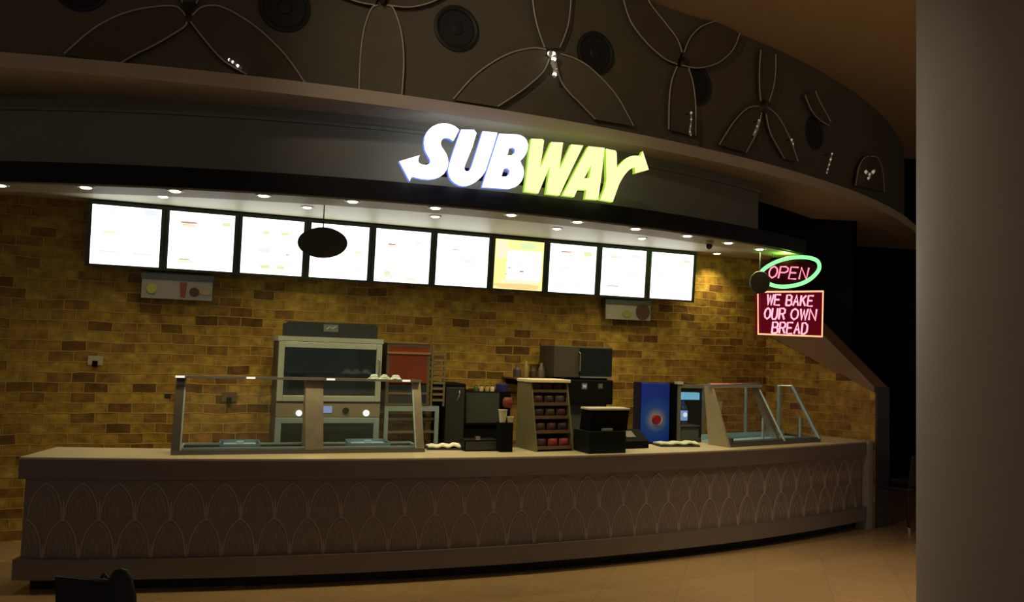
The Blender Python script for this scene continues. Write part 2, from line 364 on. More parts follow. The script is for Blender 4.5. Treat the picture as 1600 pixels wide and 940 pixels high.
# ------------------------------------------------------------------ illuminated sign letters
SGN = on_circle(820, 270, SC, SR+.10); nn = nrm(SC, SGN.x, SGN.y)
SF = Fr(SGN, math.atan2(nn.x, -nn.y)-.02)
def zA(P): return [(610+x/6.714, 180+y/6.714) for x, y in P]
def zB(P): return [(810+x/6.714, 200+y/6.714) for x, y in P]
LET = [
 ('letter_s', 0, [zA([(722,152),(692,212),(660,272),(630,250),(600,238),(575,237),(552,245),(537,262),(530,285),(532,315),(548,345),(570,375),(590,410),(603,450),(608,490),(603,535),(588,575),(560,615),(520,645),(470,665),(400,674),(320,667),(260,652),(235,645),(218,652),(203,692),(92,482),(308,418),(296,450),(292,482),(305,502),(335,516),(372,520),(405,512),(418,492),(414,462),(396,428),(372,388),(358,350),(352,290),(358,230),(378,185),(405,148),(440,118),(490,94),(540,84),(590,84),(640,97),(682,117)])]),
 ('letter_u', 0, [zA([(742,148),(880,152),(905,185),(862,330),(785,520),(776,555),(783,578),(800,588),(820,585),(836,570),(852,535),(905,370),(968,165),(1125,182),(1080,330),(1015,530),(1003,570),(985,605),(962,638),(930,670),(890,702),(850,725),(800,741),(760,743),(720,735),(675,712),(640,680),(617,640),(606,598),(606,560),(614,525),(660,380)])]),
 ('letter_b', 0, [zA([(1140,192),(1330,200),(1370,210),(1405,230),(1432,262),(1446,310),(1438,365),(1420,410),(1395,445),(1362,478),(1375,510),(1393,545),(1402,590),(1397,640),(1378,688),(1348,725),(1310,752),(1240,773),(960,755),(985,670),(1060,440)]),
              zA([(1245,345),(1285,340),(1308,358),(1303,395),(1270,420),(1228,418)]), zA([(1190,560),(1225,555),(1250,578),(1245,618),(1215,642),(1165,642)])]),
 ('letter_w', 1, [zB([(135,110),(255,115),(270,130),(250,280),(225,430),(345,145),(470,150),(450,290),(430,440),(555,170),(682,182),(560,430),(432,707),(290,690),(312,540),(330,400),(210,685),(62,665),(90,450),(110,280)])]),
 ('letter_a', 1, [zB([(735,190),(905,207),(880,440),(838,752),(700,742),(715,650),(620,645),(585,722),(462,705),(600,440)]), zB([(768,385),(742,525),(690,525)])]),
 ('letter_y', 1, [zB([(918,215),(1020,235),(1032,260),(1035,420),(1065,380),(1100,345),(1130,318),(1165,299),(1210,288),(1280,290),(1305,240),(1368,435),(1225,475),(1222,410),(1195,418),(1160,440),(1130,472),(1105,505),(1080,545),(1055,595),(1035,650),(1010,720),(990,775),(858,752),(905,630),(925,540),(922,380)])]),
]
sg = thing('letter_sign', SGN, 'large illuminated shop name in white and yellow letters with arrow ends, on the fascia', 'sign')
wl = glow('letter_white', (.88, .93, 1.0), 2.0); yl = glow('letter_yellow', (.90, 1.0, .40), 1.25)
ws = glow('letter_side_blue', (.07, .12, .55), 2.2); ys = glow('letter_side_green', (.28, .50, .02), 1.4)
for nm, kind, loops in LET:
    L3 = []
    for lp in loops:
        L3.append([SF(*( (lambda q: (q[0], 0, q[1]))(SF.px(x, y)) )) for x, y in lp])
    o = obj(nm, MB().prism(L3, SF.Y*.045, 0, 1), [(wl, yl)[kind], (ws, ys)[kind]], sg)
    o['label'] = ('glowing white letter', 'glowing yellow letter')[kind]
# the raceway rails the letters are fixed to
xa, za = SF.px(668, 262); xb, zb_ = SF.px(955, 285)
mb = MB().box(SF, xa, xb, .045, .30, (za+zb_)/2-.02, (za+zb_)/2+.02); obj('mounting_rail', mb, blackm, sg)

# ------------------------------------------------------------------ menu boards
scrW = glow('screen_white', (1, 1, .97), 2.6)
tints = {'p': (1.0, .90, .84), 'g': (.78, .95, .50), 'y': (1.0, .95, .66), 'r': (.60, .30, .22), 'k': (.58, .58, .50), 'b': (.88, .94, .98), 'o': (1.0, .72, .30), 'l': (.92, .94, .85), 'm': (.80, .80, .74)}
tintm = {k: glow('print_'+k, v, 1.0) for k, v in tints.items()}; tk = list(tints)
framem = mat('board_frame', (.03, .045, .035), .4)
scrO = glow('screen_yellow', (1.0, .84, .30), 1.25)
sL, zT = WALL.px(139, 310, -.16); sR, zR = WALL.px(1086, 397, -.16)
_, zB_ = WALL.px(137, 415, -.16)
print('boards', sL, sR, zT, zR, zB_)
BT, BB = (zT+zR)/2, zB_
pitch = (sR-sL+.0)/10.0
spots = [
 [('l', .18, .86, .2, .03), ('k', .22, .845, .10, .012), ('b', .74, .88, .22, .10), ('y', .15, .52, .22, .05), ('m', .32, .50, .05, .015), ('l', .12, .20, .28, .04), ('m', .15, .185, .2, .012), ('l', .60, .20, .32, .03), ('m', .62, .195, .2, .012)],
 [('r', .15, .80, .28, .035), ('o', .18, .76, .22, .03), ('p', .16, .73, .26, .05), ('g', .80, .80, .14, .07), ('b', .72, .90, .2, .05), ('l', .66, .50, .2, .02), ('k', .16, .16, .18, .03), ('y', .14, .11, .24, .05), ('m', .80, .14, .1, .02)],
 [('g', .32, .72, .12, .06), ('g', .62, .72, .14, .06), ('b', .28, .38, .2, .10), ('k', .33, .36, .07, .012), ('k', .72, .36, .06, .03), ('g', .32, .10, .15, .07), ('g', .58, .10, .14, .07)],
 [('y', .76, .48, .14, .06), ('l', .18, .22, .6, .012), ('m', .76, .16, .14, .02), ('b', .1, .90, .3, .05)],
 [('r', .22, .70, .15, .035), ('p', .20, .66, .2, .04), ('m', .24, .42, .012, .18), ('m', .34, .46, .012, .16), ('l', .72, .76, .12, .05), ('g', .18, .12, .12, .09), ('l', .16, .08, .18, .07), ('y', .55, .05, .22, .05)],
 [('k', .30, .70, .13, .025), ('l', .50, .46, .2, .08), ('b', .1, .9, .5, .04)],
 [('y', .02, .62, .25, .36), ('g', .50, .84, .35, .12), ('o', .02, .02, .96, .10), ('y', .10, .12, .85, .07), ('r', .52, .36, .09, .03), ('k', .28, .42, .06, .03), ('k', .22, .30, .05, .015), ('m', .20, .20, .08, .02)],
 [('r', .22, .84, .26, .025), ('p', .16, .80, .34, .04), ('g', .72, .78, .18, .10), ('l', .22, .50, .2, .04), ('m', .70, .48, .18, .015), ('m', .10, .16, .3, .02), ('k', .56, .19, .3, .015)],
 [('o', .20, .80, .14, .03), ('l', .12, .82, .3, .04), ('b', .66, .84, .2, .06), ('l', .62, .50, .16, .04), ('m', .12, .18, .3, .05), ('k', .34, .21, .06, .02), ('m', .52, .17, .24, .012)],
 [('g', .74, .82, .18, .05), ('b', .7, .9, .22, .05), ('p', .12, .52, .14, .04), ('b', .70, .54, .2, .03)],
]
blabels = ['leftmost glowing white menu board with faint text rows', 'glowing white menu board with a sandwich picture, second from left', 'glowing white menu board with four green patches, left of the oval sign',
 'glowing white menu board partly behind the dark oval sign', 'glowing white menu board with a red drink cup picture', 'nearly blank glowing white menu board left of the orange one',
 'yellow and orange glowing menu board in the row', 'glowing white menu board just right of the orange one', 'glowing white menu board above the small right promo strip', 'rightmost glowing white menu board near the neon signs']
TL = .07
for i in range(10):
    BF = Fr(WALL(sL+pitch*(i+.5), -.16, BB), WYAW, TL); H = BT-BB; Wd = pitch
    t = thing('menu_board', BF.o, blabels[i], 'menu board', 'menu boards on the brick wall')
    hw = Wd/2-.002; m = .036
    mb = MB()
    mb.box(BF, -hw, -hw+m, 0, .07, 0, H).box(BF, hw-m, hw, 0, .07, 0, H).box(BF, -hw+m, hw-m, 0, .07, H-m, H).box(BF, -hw+m, hw-m, 0, .07, 0, m*.7).box(BF, -hw+m, hw-m, .05, .07, m*.7, H-m)
    mb.box(BF, -.03, .03, .07, .17, H*.6, H*.7)
    obj('frame', mb, framem, t)
    sx0, sx1, sz0, sz1 = -hw+m, hw-m, m*.7, H-m
    scr = obj('screen', MB().box(BF, sx0, sx1, .012, .045, sz0, sz1), scrO if i == 6 else scrW, t)
    mb = MB()
    if i == 6: mb.box(BF, sx0+.25*(sx1-sx0), sx1-.02, .0105, .012, sz0+.19*(sz1-sz0), sz0+.80*(sz1-sz0), len(tk))
    for (k, u, v, du, dv) in spots[i]:
        cx_, cz_ = sx0+(u+du/2)*(sx1-sx0), sz0+(v+dv/2)*(sz1-sz0); rx, rz = du/2*(sx1-sx0), dv/2*(sz1-sz0)
        n_ = 14; ring = [BF(cx_+rx*math.copysign(abs(math.cos(2*PI*q/n_))**.6, math.cos(2*PI*q/n_))*(1+random.uniform(-.12, .12)), .0095, cz_+rz*math.copysign(abs(math.sin(2*PI*q/n_))**.6, math.sin(2*PI*q/n_))*(1+random.uniform(-.15, .15))) for q in range(n_)]
        mb.prism([ring], BF.Y*.0015, tk.index(k))
    obj('printed_pattern', mb, [tintm[k] for k in tk]+[glow('print_cream', (1, .97, .85), 1.3)], scr)

# promo strips hanging under the boards
paperw = mat('strip_card', (.40, .39, .38), .5)
def strip(x0, y0, x1, y1, label, items):
    t_ = -.12; a_ = WALL.px(x0, y0, t_); b_ = WALL.px(x1, y1, t_); z1_ = a_[1]; z0_ = b_[1]
    F_ = Fr(WALL((a_[0]+b_[0])/2, t_, z0_), WYAW); hw = (b_[0]-a_[0])/2; H = z1_-z0_
    t = thing('promo_strip', F_.o, label, 'sign', 'promo strips under the menu boards')
    obj('card', MB().box(F_, -hw, hw, 0, .02, 0, H), paperw, t)
    obj('header_rail', MB().box(F_, -hw-.01, hw+.01, -.01, .12, H, H+.06), mat('strip_header', (.10, .12, .15), .4), t)
    for nm, kind, u, v, sx, sz, m_ in items:
        mb = MB()
        if kind == 'round': mb.lathe(Fr(F_(-hw+u*2*hw, 0, v*H), WYAW), [(sx, -.012), (sx*1.0, 0)], ax='y', sz=sz/sx)
        else:
            c_ = -hw+u*2*hw; mb.prism([[F_(c_-sx, -.006, v*H+sz), F_(c_+sx, -.006, v*H+sz), F_(c_+sx*.65, -.006, v*H-sz), F_(c_-sx*.65, -.006, v*H-sz)]], F_.Y*.006)
        obj(nm, mb, m_, t)
ylw = mat('print_yellow', (.55, .55, .12), .5); brn = mat('print_brown', (.10, .05, .045), .5); red = mat('print_red', (.30, .07, .06), .5); org = mat('print_orange', (.55, .38, .22), .5); grn = mat('print_green', (.25, .36, .10), .5)
strip(222, 434, 331, 470, 'grey promo strip with drink cup and cookie under the left menu boards',
      [('printed_logo', 'round', .14, .5, .045, .05, ylw), ('printed_cup', 'cup', .58, .5, .035, .075, red), ('printed_cookie', 'round', .74, .42, .045, .045, brn), ('printed_sandwich', 'round', .90, .45, .05, .03, org)])
strip(947, 474, 1016, 501, 'small grey promo strip with dark cookie under the right menu boards',
      [('printed_logo', 'round', .46, .40, .06, .045, grn), ('printed_cookie', 'round', .82, .58, .095, .10, brn)])

# dark oval sign hanging in front of the boards, and the round one by the neon sign
darks = mat('dark_sign', (.030, .028, .018), .6)
def oval(cx, cy, rx, ry, D, label, name, ztop, nudge=0):
    o_ = EYE+ray(cx, cy)*(D/ray(cx, cy).y); F_ = Fr(o_, 0)
    sx = rx/FPX*D; sz = ry/FPX*D
    t = thing(name, o_, label, 'sign')
    obj('disc', MB().lathe(F_, [(sx*.96, -.02), (sx, -.012), (sx, .012), (sx*.96, .02)], ax='y', n=40, sz=sz/sx), darks, t)
    obj('hanging_rod', MB().tube([F_(nudge, 0, sz*.9), Vector((F_(nudge, 0, 0).x, o_.y, ztop))], .006), framem, t)
oval(504, 379, 39, 24, 7.2, 'dark oval hanging sign in front of the menu boards', 'oval_sign', 3.22)

# ------------------------------------------------------------------ downlights
ringm = mat('downlight_trim', (.75, .72, .62), .4); bulb = glow('downlight_lens', (1, .93, .72), 9)
def downlight(loc, label, group, energy, size=1.0):
    F_ = Fr((0, 0, 0)); t = thing('downlight', loc, label, 'downlight', group); t['_w'] = [0, 0, 0]
    obj('trim_ring', MB().lathe(F_, [(.042, 0), (.042, -.006), (.062, -.008), (.066, 0)], n=20), ringm, t)
    obj('lens', MB().lathe(F_, [(0.001, -.012), (.034, -.012), (.042, -.002)], n=20), bulb, t)
    return t
def spot(loc, aim, energy, ang=1.5, blend=.7, col=(1, .80, .42)):
    l = bpy.data.lights.new('downlight_beam', 'SPOT'); l.energy = energy; l.color = col; l.spot_size = ang; l.spot_blend = blend; l.shadow_soft_size = .05
    o = bpy.data.objects.new('downlight_beam', l); C.objects.link(o); o.location = loc
    o.rotation_euler = (Vector(aim)-Vector(loc)).to_track_quat('-Z', 'Y').to_euler()
outer = [(0, 289), (118, 286), (267, 294), (411, 304), (551, 314), (681, 324), (802, 334), (907, 345), (999, 356), (1075, 368), (1138, 379), (1187, 389)]
onames = ['first from the left edge', 'second from the left', 'third from the left', 'fourth from the left', 'fifth from the left, just before the letters', 'under the letter U', 'under the letter B', 'under the letter W', 'right of the sign letters', 'fourth from its right end', 'second from its right end', 'at its right end, above the neon sign']
onames[9] = 'third from its right end'; onames[8] = 'just right of the sign letters'; onames[7] = 'under the letter A'
first = None
for (x, y), nmn in zip(outer, onames):
    p = on_z(x, y, 3.068); n_ = nrm(SC, p.x, p.y); rad = math.hypot(p.x-SC[0], p.y-SC[1]); ins = max(.08, min(.28, SR-rad))
    q = Vector((SC[0], SC[1], 0))+n_*(SR-ins); q.z = 3.070
    lab = 'lit downlight in the soffit edge row, '+nmn
    if first is None: first = downlight(q, lab, 'downlights along the soffit edge', 0)
    else: dup(first, q, lab)
    spot((q.x, q.y, 3.04), (q.x-n_.x*1.3, q.y-n_.y*1.3, 0), 13 if x < 150 else 34, 1.75, .9, (1, .80, .36))
inner = [(255, 308, 'behind the second menu board gap'), (480, 325, 'above the dark oval sign'), (680, 339, 'above the blank white board'), (870, 358, 'above the orange menu board'), (1003, 373, 'above the last menu boards'), (1118, 397, 'in the right corner, right of the boards')]
for x, y, nmn in inner:
    p = on_z(x, y, 3.21); q = Vector((p.x, p.y, 3.22))
    d = (q-WALL.o).dot(WALL.Y)
    if d > -.22: q = q+WALL.Y*(-.22-d)
    o = dup(first, q, 'round downlight in the inner stall ceiling, '+nmn); o['group'] = 'downlights in the inner ceiling'
    spot((q.x, q.y, 3.19), (q.x+.1, q.y+.15, 0), 30 if x > 300 else 6, 2.0, .9, (1, .78, .32))
# small dome camera on the soffit
p = on_z(1108, 376, 3.07); p.z = 3.07
t = thing('dome_camera', (p.x, p.y, 2.98), 'small dark dome camera under the soffit near its right end', 'security camera')
F_ = Fr((p.x, p.y, 3.07))
obj('camera_base', MB().lathe(F_, [(.05, 0), (.05, -.03), (.04, -.035)]), mat('camera_white', (.4, .38, .3), .4), t, smooth=True)
obj('camera_dome', MB().lathe(F_, [(.036, -.035), (.034, -.06), (.02, -.08), (.001, -.088)]), mat('camera_dome', (.02, .02, .02), .1), t, smooth=True)

# ------------------------------------------------------------------ neon signs
ND = 8.75
NF = Fr(EYE+ray(1234, 460)*(ND/ray(1234, 460).y), .12)
def npx(x, y, d=0): q = NF.px(x, y); return NF(q[0], d, q[1])
def zN(P): return [(1120+x/4.7, 340+y/4.7) for x, y in P]
gtube = glow('neon_green', (.22, 1.0, .28), 1.7); rtube = glow('neon_red', (1.0, .22, .34), 1.7); otube = glow('neon_orange', (1.0, .42, .22), 1.6)
STK = {
 'O': [[(.5, 1), (.12, .82), (.0, .5), (.12, .18), (.5, 0), (.88, .18), (1, .5), (.88, .82), (.5, 1)]],
 'P': [[(0, 0), (0, 1), (.65, 1), (.95, .88), (.95, .62), (.65, .5), (0, .5)]],
 'E': [[(.9, 1), (0, 1), (0, 0), (.9, 0)], [(0, .52), (.75, .52)]],
 'N': [[(0, 0), (0, 1), (.9, 0), (.9, 1)]],
 'W': [[(0, 1), (.25, 0), (.5, .9), (.75, 0), (1, 1)]],
 'B': [[(0, 0), (0, 1), (.6, 1), (.88, .88), (.85, .62), (.6, .52), (0, .52)], [(.6, .52), (.92, .42), (.95, .12), (.65, 0), (0, 0)]],
 'A': [[(0, 0), (.45, 1), (.9, 0)], [(.18, .38), (.72, .38)]],
 'K': [[(0, 0), (0, 1)], [(.85, 1), (.02, .45)], [(.3, .62), (.9, 0)]],
 'U': [[(0, 1), (0, .25), (.2, 0), (.65, 0), (.88, .25), (.88, 1)]],
 'R': [[(0, 0), (0, 1), (.62, 1), (.9, .88), (.9, .62), (.62, .5), (0, .5)], [(.5, .5), (.92, 0)]],
 'D': [[(0, 0), (0, 1), (.5, 1), (.88, .8), (.92, .5), (.88, .2), (.5, 0), (0, 0)]],
}
def neon_word(word, x0, x1, yt, yb, slope, slant, parent, r, m_, name='neon_letter', gap=.28):
    """word between pixel columns x0..x1 on the sign plane"""
    n_ = len(word); wch = (x1-x0)/(n_+gap*(n_-1)); cx_ = x0
    for ch in word:
        if ch == ' ': cx_ += wch*(1+gap)*.5; continue
        mb = MB()
        for st in STK[ch]:
            pts = [npx(cx_+u*wch+slant*v, (yb+(yt-yb)*v)+slope*(cx_+u*wch-x0), -.03) for u, v in st]
            mb.tube(pts, r, n=6)
        obj(name, mb, m_, parent); cx_ += wch*(1+gap)
ring = zN([(357,480),(410,500),(470,508),(540,502),(610,485),(670,455),(715,415),(740,375),(735,330),(700,305),(640,293),(570,293),(500,303),(430,325),(370,355),(330,385),(308,412)])
t = thing('open_sign', npx(1236, 450), 'oval neon OPEN sign with green ring and red letters', 'neon sign')
obj('green_ring', MB().tube(catmull([npx(x, y, -.035) for x, y in ring], 4), .021, n=10), gtube, t, smooth=True)
el = [(525+218*math.cos(2*PI*k/40), 400+108*math.sin(2*PI*k/40)) for k in range(40)]
obj('backing_panel', MB().prism([[npx(x, y, .0) for x, y in zN(el)]], NF.Y*.03), mat('neon_backing', (.05, .006, .01), .8, spec=0), t)
neon_word('OPEN', 1198, 1259, 416, 434, .045, 4, t, .0085, rtube)
mb = MB(); 
for px_ in (1210, 1262): mb.tube([npx(px_, 402, .03), Vector((npx(px_, 402, .03).x, npx(px_, 402, .03).y+.02, 3.07))], .004, n=5)
obj('hanging_wire', mb, framem, t)
t2 = thing('bread_sign', npx(1234, 528), 'red neon sign reading WE BAKE OUR OWN BREAD below the OPEN sign', 'neon sign')
box = zN([(290, 538), (780, 534), (770, 878), (292, 858)])
obj('sign_box', MB().prism([[npx(x, y, 0) for x, y in box]], NF.Y*.035), mat('bread_sign_red', (.02, .002, .002), .8, emit=(.085, .002, .006), es=1, var=0, spec=0), t2)
bd = zN([(296, 545), (774, 541), (766, 872), (298, 853)])
obj('border_tube', MB().tube([npx(x, y, -.02) for x, y in bd], .011, n=6, closed=True), otube, t2)
ptube = glow('neon_pink', (1.0, .32, .42), 1.9)
for wd, (x0, x1, yt, yb, sp) in {'WE': (1196, 1217, 460, 476, 0), 'BAKE': (1226, 1268, 461, 477, 0), 'OUR': (1192, 1224, 481, 498, 0), 'OWN': (1233, 1273, 482, 499, 0), 'BREAD': (1204, 1259, 503, 520, 0)}.items():
    neon_word(wd, x0, x1, yt, yb, .03, 2, t2, .0095, ptube)
# light given off by the tubes
def point(loc, e, col, r=.08):
    l = bpy.data.lights.new('neon_glow', 'POINT'); l.energy = e; l.color = col; l.shadow_soft_size = r
    o = bpy.data.objects.new('neon_glow', l); C.objects.link(o); o.location = loc
point(npx(1228, 401, -.02), 9, (.35, 1, .08), .03)
point(npx(1234, 500, .25), 2.0, (1, .12, .06))
oval(1187, 441, 15.5, 18, 8.45, 'dark round hanging disc at the left of the OPEN sign', 'round_sign', 3.07)

# ------------------------------------------------------------------ upper wall: dark discs, petal frames, crystals with painted glints
UR = LR-.28
discm = mat('speaker_dark', (.018, .02, .018), .6); discr = mat('speaker_ring', (.022, .024, .020), .6)
dnames = ['at the top left edge', 'right of the upper left petal frames', 'above the white sign letters', 'above the yellow sign letters', 'under the small petal ring right of the sign', 'near the right end of the ledge']
for (x, y), nmn in zip([(128, -22), (445, 12), (713, 45), (930, 83), (1088, 133), (1272, 208)], dnames):
    p = on_circle(x, y, LC, UR); n_ = nrm(LC, p.x, p.y); F_ = Fr(p, math.atan2(n_.x, -n_.y)); R_ = .205
    t = thing('round_vent', p, 'dark round vent on the upper wall, '+nmn, 'vent', 'round vents on the upper wall')
    obj('rim', MB().lathe(F_, [(R_, .03), (R_, -.015), (R_-.02, -.022), (R_-.04, -.012), (R_-.04, .03)], ax='y', n=36), discr, t, smooth=True)
    obj('grille', MB().lathe(F_, [(R_-.04, .0), (R_-.045, -.006), (.06, -.002), (.05, -.012), (.001, -.018)], ax='y', n=36), discm, t)
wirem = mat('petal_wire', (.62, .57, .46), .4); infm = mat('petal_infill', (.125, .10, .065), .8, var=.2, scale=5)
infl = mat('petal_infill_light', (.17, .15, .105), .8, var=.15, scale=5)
def up(x, y, off=.04):
    return on_circle(x, y, LC, UR+off)
def petal(A, B, label, fill=infm, off=.052):
    """outline between two arcs that meet (or nearly meet) at their first points"""
    a_ = catmull([up(x, y, off) for x, y in A], 5); b_ = catmull([up(x, y, off) for x, y in B], 5)
    c_ = (a_[0]+a_[-1]+b_[-1])/3
    t = thing('wire_petal', Vector((c_.x, c_.y, min(v.z for v in a_+b_))), label, 'wall ornament', 'petal frames on the upper wall')
    mb = MB().tube(a_, .0065, n=6).tube(b_, .0065, n=6); obj('rim', mb, wirem, t, smooth=True)
    n_ = min(len(a_), len(b_)); rs = lambda L_: [L_[int(round(i*(len(L_)-1)/(n_-1)))] for i in range(n_)]
    a2, b2 = rs(a_), rs(b_); mb = MB(); rad = lambda v, o_: v+nrm(LC, v.x, v.y)*o_
    vs = []
    for q in range(n_):
        for s_ in range(5):
            m_ = a2[q].lerp(b2[q], s_/4); m_ = m_+nrm(LC, m_.x, m_.y)*((UR+off-.012)-math.hypot(m_.x-LC[0], m_.y-LC[1])); vs.append(m_)
    K = len(vs); vs += [rad(v, -.01) for v in vs]; fs = []
    for q in range(n_-1):
        for s_ in range(4):
            k = q*5+s_; fs.append((k, k+1, k+6, k+5)); fs.append((K+k, K+k+5, K+k+6, K+k+1))
    bd_ = [q*5 for q in range(n_)]+[(n_-1)*5+s_ for s_ in range(1, 5)]+[q*5+4 for q in range(n_-2, -1, -1)]+[3, 2, 1]
    for i in range(len(bd_)):
        j = (i+1) % len(bd_); fs.append((bd_[i], bd_[j], K+bd_[j], K+bd_[i]))
    obj('infill', MB().add(vs, fs), fill, t)
PT = [
 ([(290,24),(270,9),(205,17),(150,42),(100,84)], [(292,34),(285,44),(240,71),(215,83),(186,100)], 'wide dark petal frame at the upper left, leaning down to the left', infm),
 ([(300,24),(318,10),(350,12),(400,42),(445,85),(477,130)], [(298,34),(310,50),(328,72),(350,95),(385,116)], 'wide dark petal frame at the upper left, leaning down to the right', infm),
 ([(286,6),(278,-14),(270,-40)], [(306,6),(316,-14),(326,-40)], 'petal frame rising out of view above the upper left node', infm),
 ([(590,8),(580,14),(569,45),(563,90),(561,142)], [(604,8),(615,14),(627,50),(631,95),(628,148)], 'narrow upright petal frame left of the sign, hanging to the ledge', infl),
 ([(586,8),(560,3),(530,-8),(505,-22)], [(590,-4),(575,-18),(560,-34)], 'petal frame above the upright one, rising to the left', infm),
 ([(606,8),(640,11),(675,3),(705,-14)], [(604,-4),(620,-18),(635,-34)], 'petal frame above the upright one, rising to the right', infm),
 ([(851,74),(840,42),(833,5),(831,-40)], [(875,74),(887,42),(892,5),(893,-40)], 'upright petal frame rising above the bright crystal strand', infm),
 ([(853,77),(830,75),(790,86),(745,115),(708,155)], [(858,92),(848,113),(820,138),(800,152),(778,166)], 'petal frame above the white letters, leaning down left from the bright crystal strand', infl),
 ([(876,84),(900,92),(925,108),(962,147),(990,196)], [(868,94),(876,125),(890,145),(905,160),(930,186)], 'petal frame above the yellow letters, leaning down right from the bright crystal strand', infl),
 ([(1058,100),(1038,91),(1010,66),(985,32),(972,-10)], [(1066,82),(1058,60),(1040,36),(1018,8),(1005,-15)], 'large petal frame right of the sign, rising up left', infm),
 ([(1066,102),(1092,106),(1122,98),(1145,78),(1156,52)], [(1069,82),(1078,60),(1092,44),(1106,37),(1120,32)], 'small round petal frame right of the sign, under the ceiling edge', infm),
 ([(1058,104),(1050,125),(1046,155),(1045,202)], [(1076,106),(1083,130),(1087,165),(1087,212)], 'upright petal frame right of the sign, reaching the ledge', infm),
 ([(1186,166),(1168,169),(1147,190),(1124,226)], [(1190,176),(1186,196),(1178,216),(1166,238)], 'small petal frame near the right, leaning down left', infm),
 ([(1200,168),(1216,182),(1234,215),(1247,252)], [(1197,178),(1203,205),(1213,225),(1226,248)], 'small petal frame near the right, leaning down right', infm),
 ([(1189,158),(1187,135),(1187,105),(1189,78)], [(1202,158),(1209,135),(1212,110),(1212,85)], 'small upright petal frame near the right, rising to the ceiling', infm),
 ([(1296,196),(1282,188),(1268,172),(1258,148)], [(1298,190),(1292,178),(1282,160),(1274,142)], 'faint small petal frame near the column, rising up left', infm),
 ([(1358,244),(1350,247),(1342,262),(1337,290)], [(1362,244),(1372,247),(1379,266),(1382,300)], 'last petal frame beside the column', infm),
]
for A, B, lb, fl in PT: petal(A, B, lb, fl)
cry = mat('crystal', (.85, .85, .80), .12, metal=.0, spec=.9); cryl = glow('crystal_glint', (1, .93, .80), 1.6); cryd = glow('crystal_glint_dim', (.75, .66, .45), .40)  # glowing beads stand in for light glinting off the crystals
knot = mat('dark_knob', (.015, .01, .012), .4)
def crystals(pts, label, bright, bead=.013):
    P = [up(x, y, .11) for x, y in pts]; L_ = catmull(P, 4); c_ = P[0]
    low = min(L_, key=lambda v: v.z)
    t = thing('crystal_strand', (c_.x, c_.y, low.z), label, 'lamp', 'crystal strands on the upper wall')
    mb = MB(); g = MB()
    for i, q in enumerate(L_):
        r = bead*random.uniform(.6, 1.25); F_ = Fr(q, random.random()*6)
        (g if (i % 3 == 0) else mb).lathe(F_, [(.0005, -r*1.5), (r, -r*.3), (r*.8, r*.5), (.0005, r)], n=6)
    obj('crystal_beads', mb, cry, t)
    obj('glint_beads', g, cryl if bright else cryd, t)
    n_ = nrm(LC, c_.x, c_.y)
    obj('bracket', MB().tube([c_, c_-n_*.11], .006), knot, t)
crystals([(858, 83), (866, 86), (864, 98), (868, 108), (866, 118)], 'brightest crystal strand, at the petal joint above the sign', True, .022)
crystals([(358, 93), (366, 98), (376, 106)], 'crystal strand glinting low on the upper left petal frame', True, .010)
crystals([(1080, 176), (1080, 190), (1078, 203), (1079, 210)], 'crystal strand just right of the sign, above the ledge', False, .012)
crystals([(1186, 188), (1182, 200), (1178, 210)], 'crystal strand between the small petal frames', False, .013)
crystals([(1237, 218), (1240, 226)], 'tiny crystal strand on the right small petal frame', False, .011)
crystals([(1300, 240), (1297, 252), (1294, 262), (1292, 270)], 'crystal strand near the column, above the ledge', False, .012)
crystals([(1353, 268), (1360, 272), (1366, 266), (1357, 278)], 'crystal cluster beside the column', False, .018)
for x, y, lb in ((295, 12, 'dark wedge-shaped knob on the upper left petal joint'), (598, 0, 'dark knob on the petal joint left of the sign'), (1067, 93, 'dark knob on the petal joint right of the sign'), (1194, 160, 'dark knob on the small petal joint near the right')):
    s_ = 11 if x < 300 else 8 if x < 700 else 5; off = .10
    mb = MB().prism([[up(x-s_, y-s_*.8, off), up(x+s_, y-s_*.8, off), up(x, y+s_, off)]], (up(x, y, .0)-up(x, y, off)))
    tag(obj('joint_ornament', mb, knot), lb, 'wall ornament', 'knobs on the petal joints')

# ------------------------------------------------------------------ sneeze guards and food wells on the counter
steel = mat('brushed_steel', (.50, .45, .38), .30, metal=.85, var=.35, scale=9)
steeld = mat('dark_steel', (.16, .15, .14), .35, metal=.8)
blues = mat('well_blue_steel', (.42, .66, .80), .35, metal=.3)
glassm = mat('clear_glass', (.9, 1, .98), .02, alpha=.012, spec=.12)
tealg = mat('well_frame', (.40, .55, .60), .35, metal=.3)
def cframe(x, ins, z=1.0, dyaw=0):
    p = cpt(CC, CR, x); n_ = nrm(CC, p.x, p.y); p = p-n_*ins; p.z = z
    return Fr(p, math.atan2(n_.x, -n_.y)+dyaw)
a = on_z(266, 711, 1.0); b = on_z(664, 706, 1.0)
gy = math.atan2(b.y-a.y, b.x-a.x); G = Fr((a+b)/2, gy); gl = (b-a).length/2
zt_ = .60
t = thing('sneeze_guard', G.o, 'long glass sneeze guard with steel posts on the left half of the counter', 'sneeze guard')
obj('base_frame', MB().box(G, -gl, gl, 0, .03, .0, .035).box(G, -gl, gl, .40, .43, 0, .035).box(G, -gl, -gl+.05, .03, .40, 0, .035).box(G, gl-.05, gl, .03, .40, 0, .035), steeld, t)
obj('well_floor', MB().box(G, -gl+.05, gl-.05, .03, .40, .0, .010), mat('well_dark_teal', (.05, .09, .10), .3), t)
obj('well_trim', MB().box(G, -gl+.07, gl-.03, .05, .065, .035, .05).box(G, -gl+.07, gl-.05, .36, .375, .035, .05).box(G, -gl+.07, -gl+.085, .065, .36, .035, .05).box(G, gl-.065, gl-.05, .065, .36, .035, .05), tealg, t)
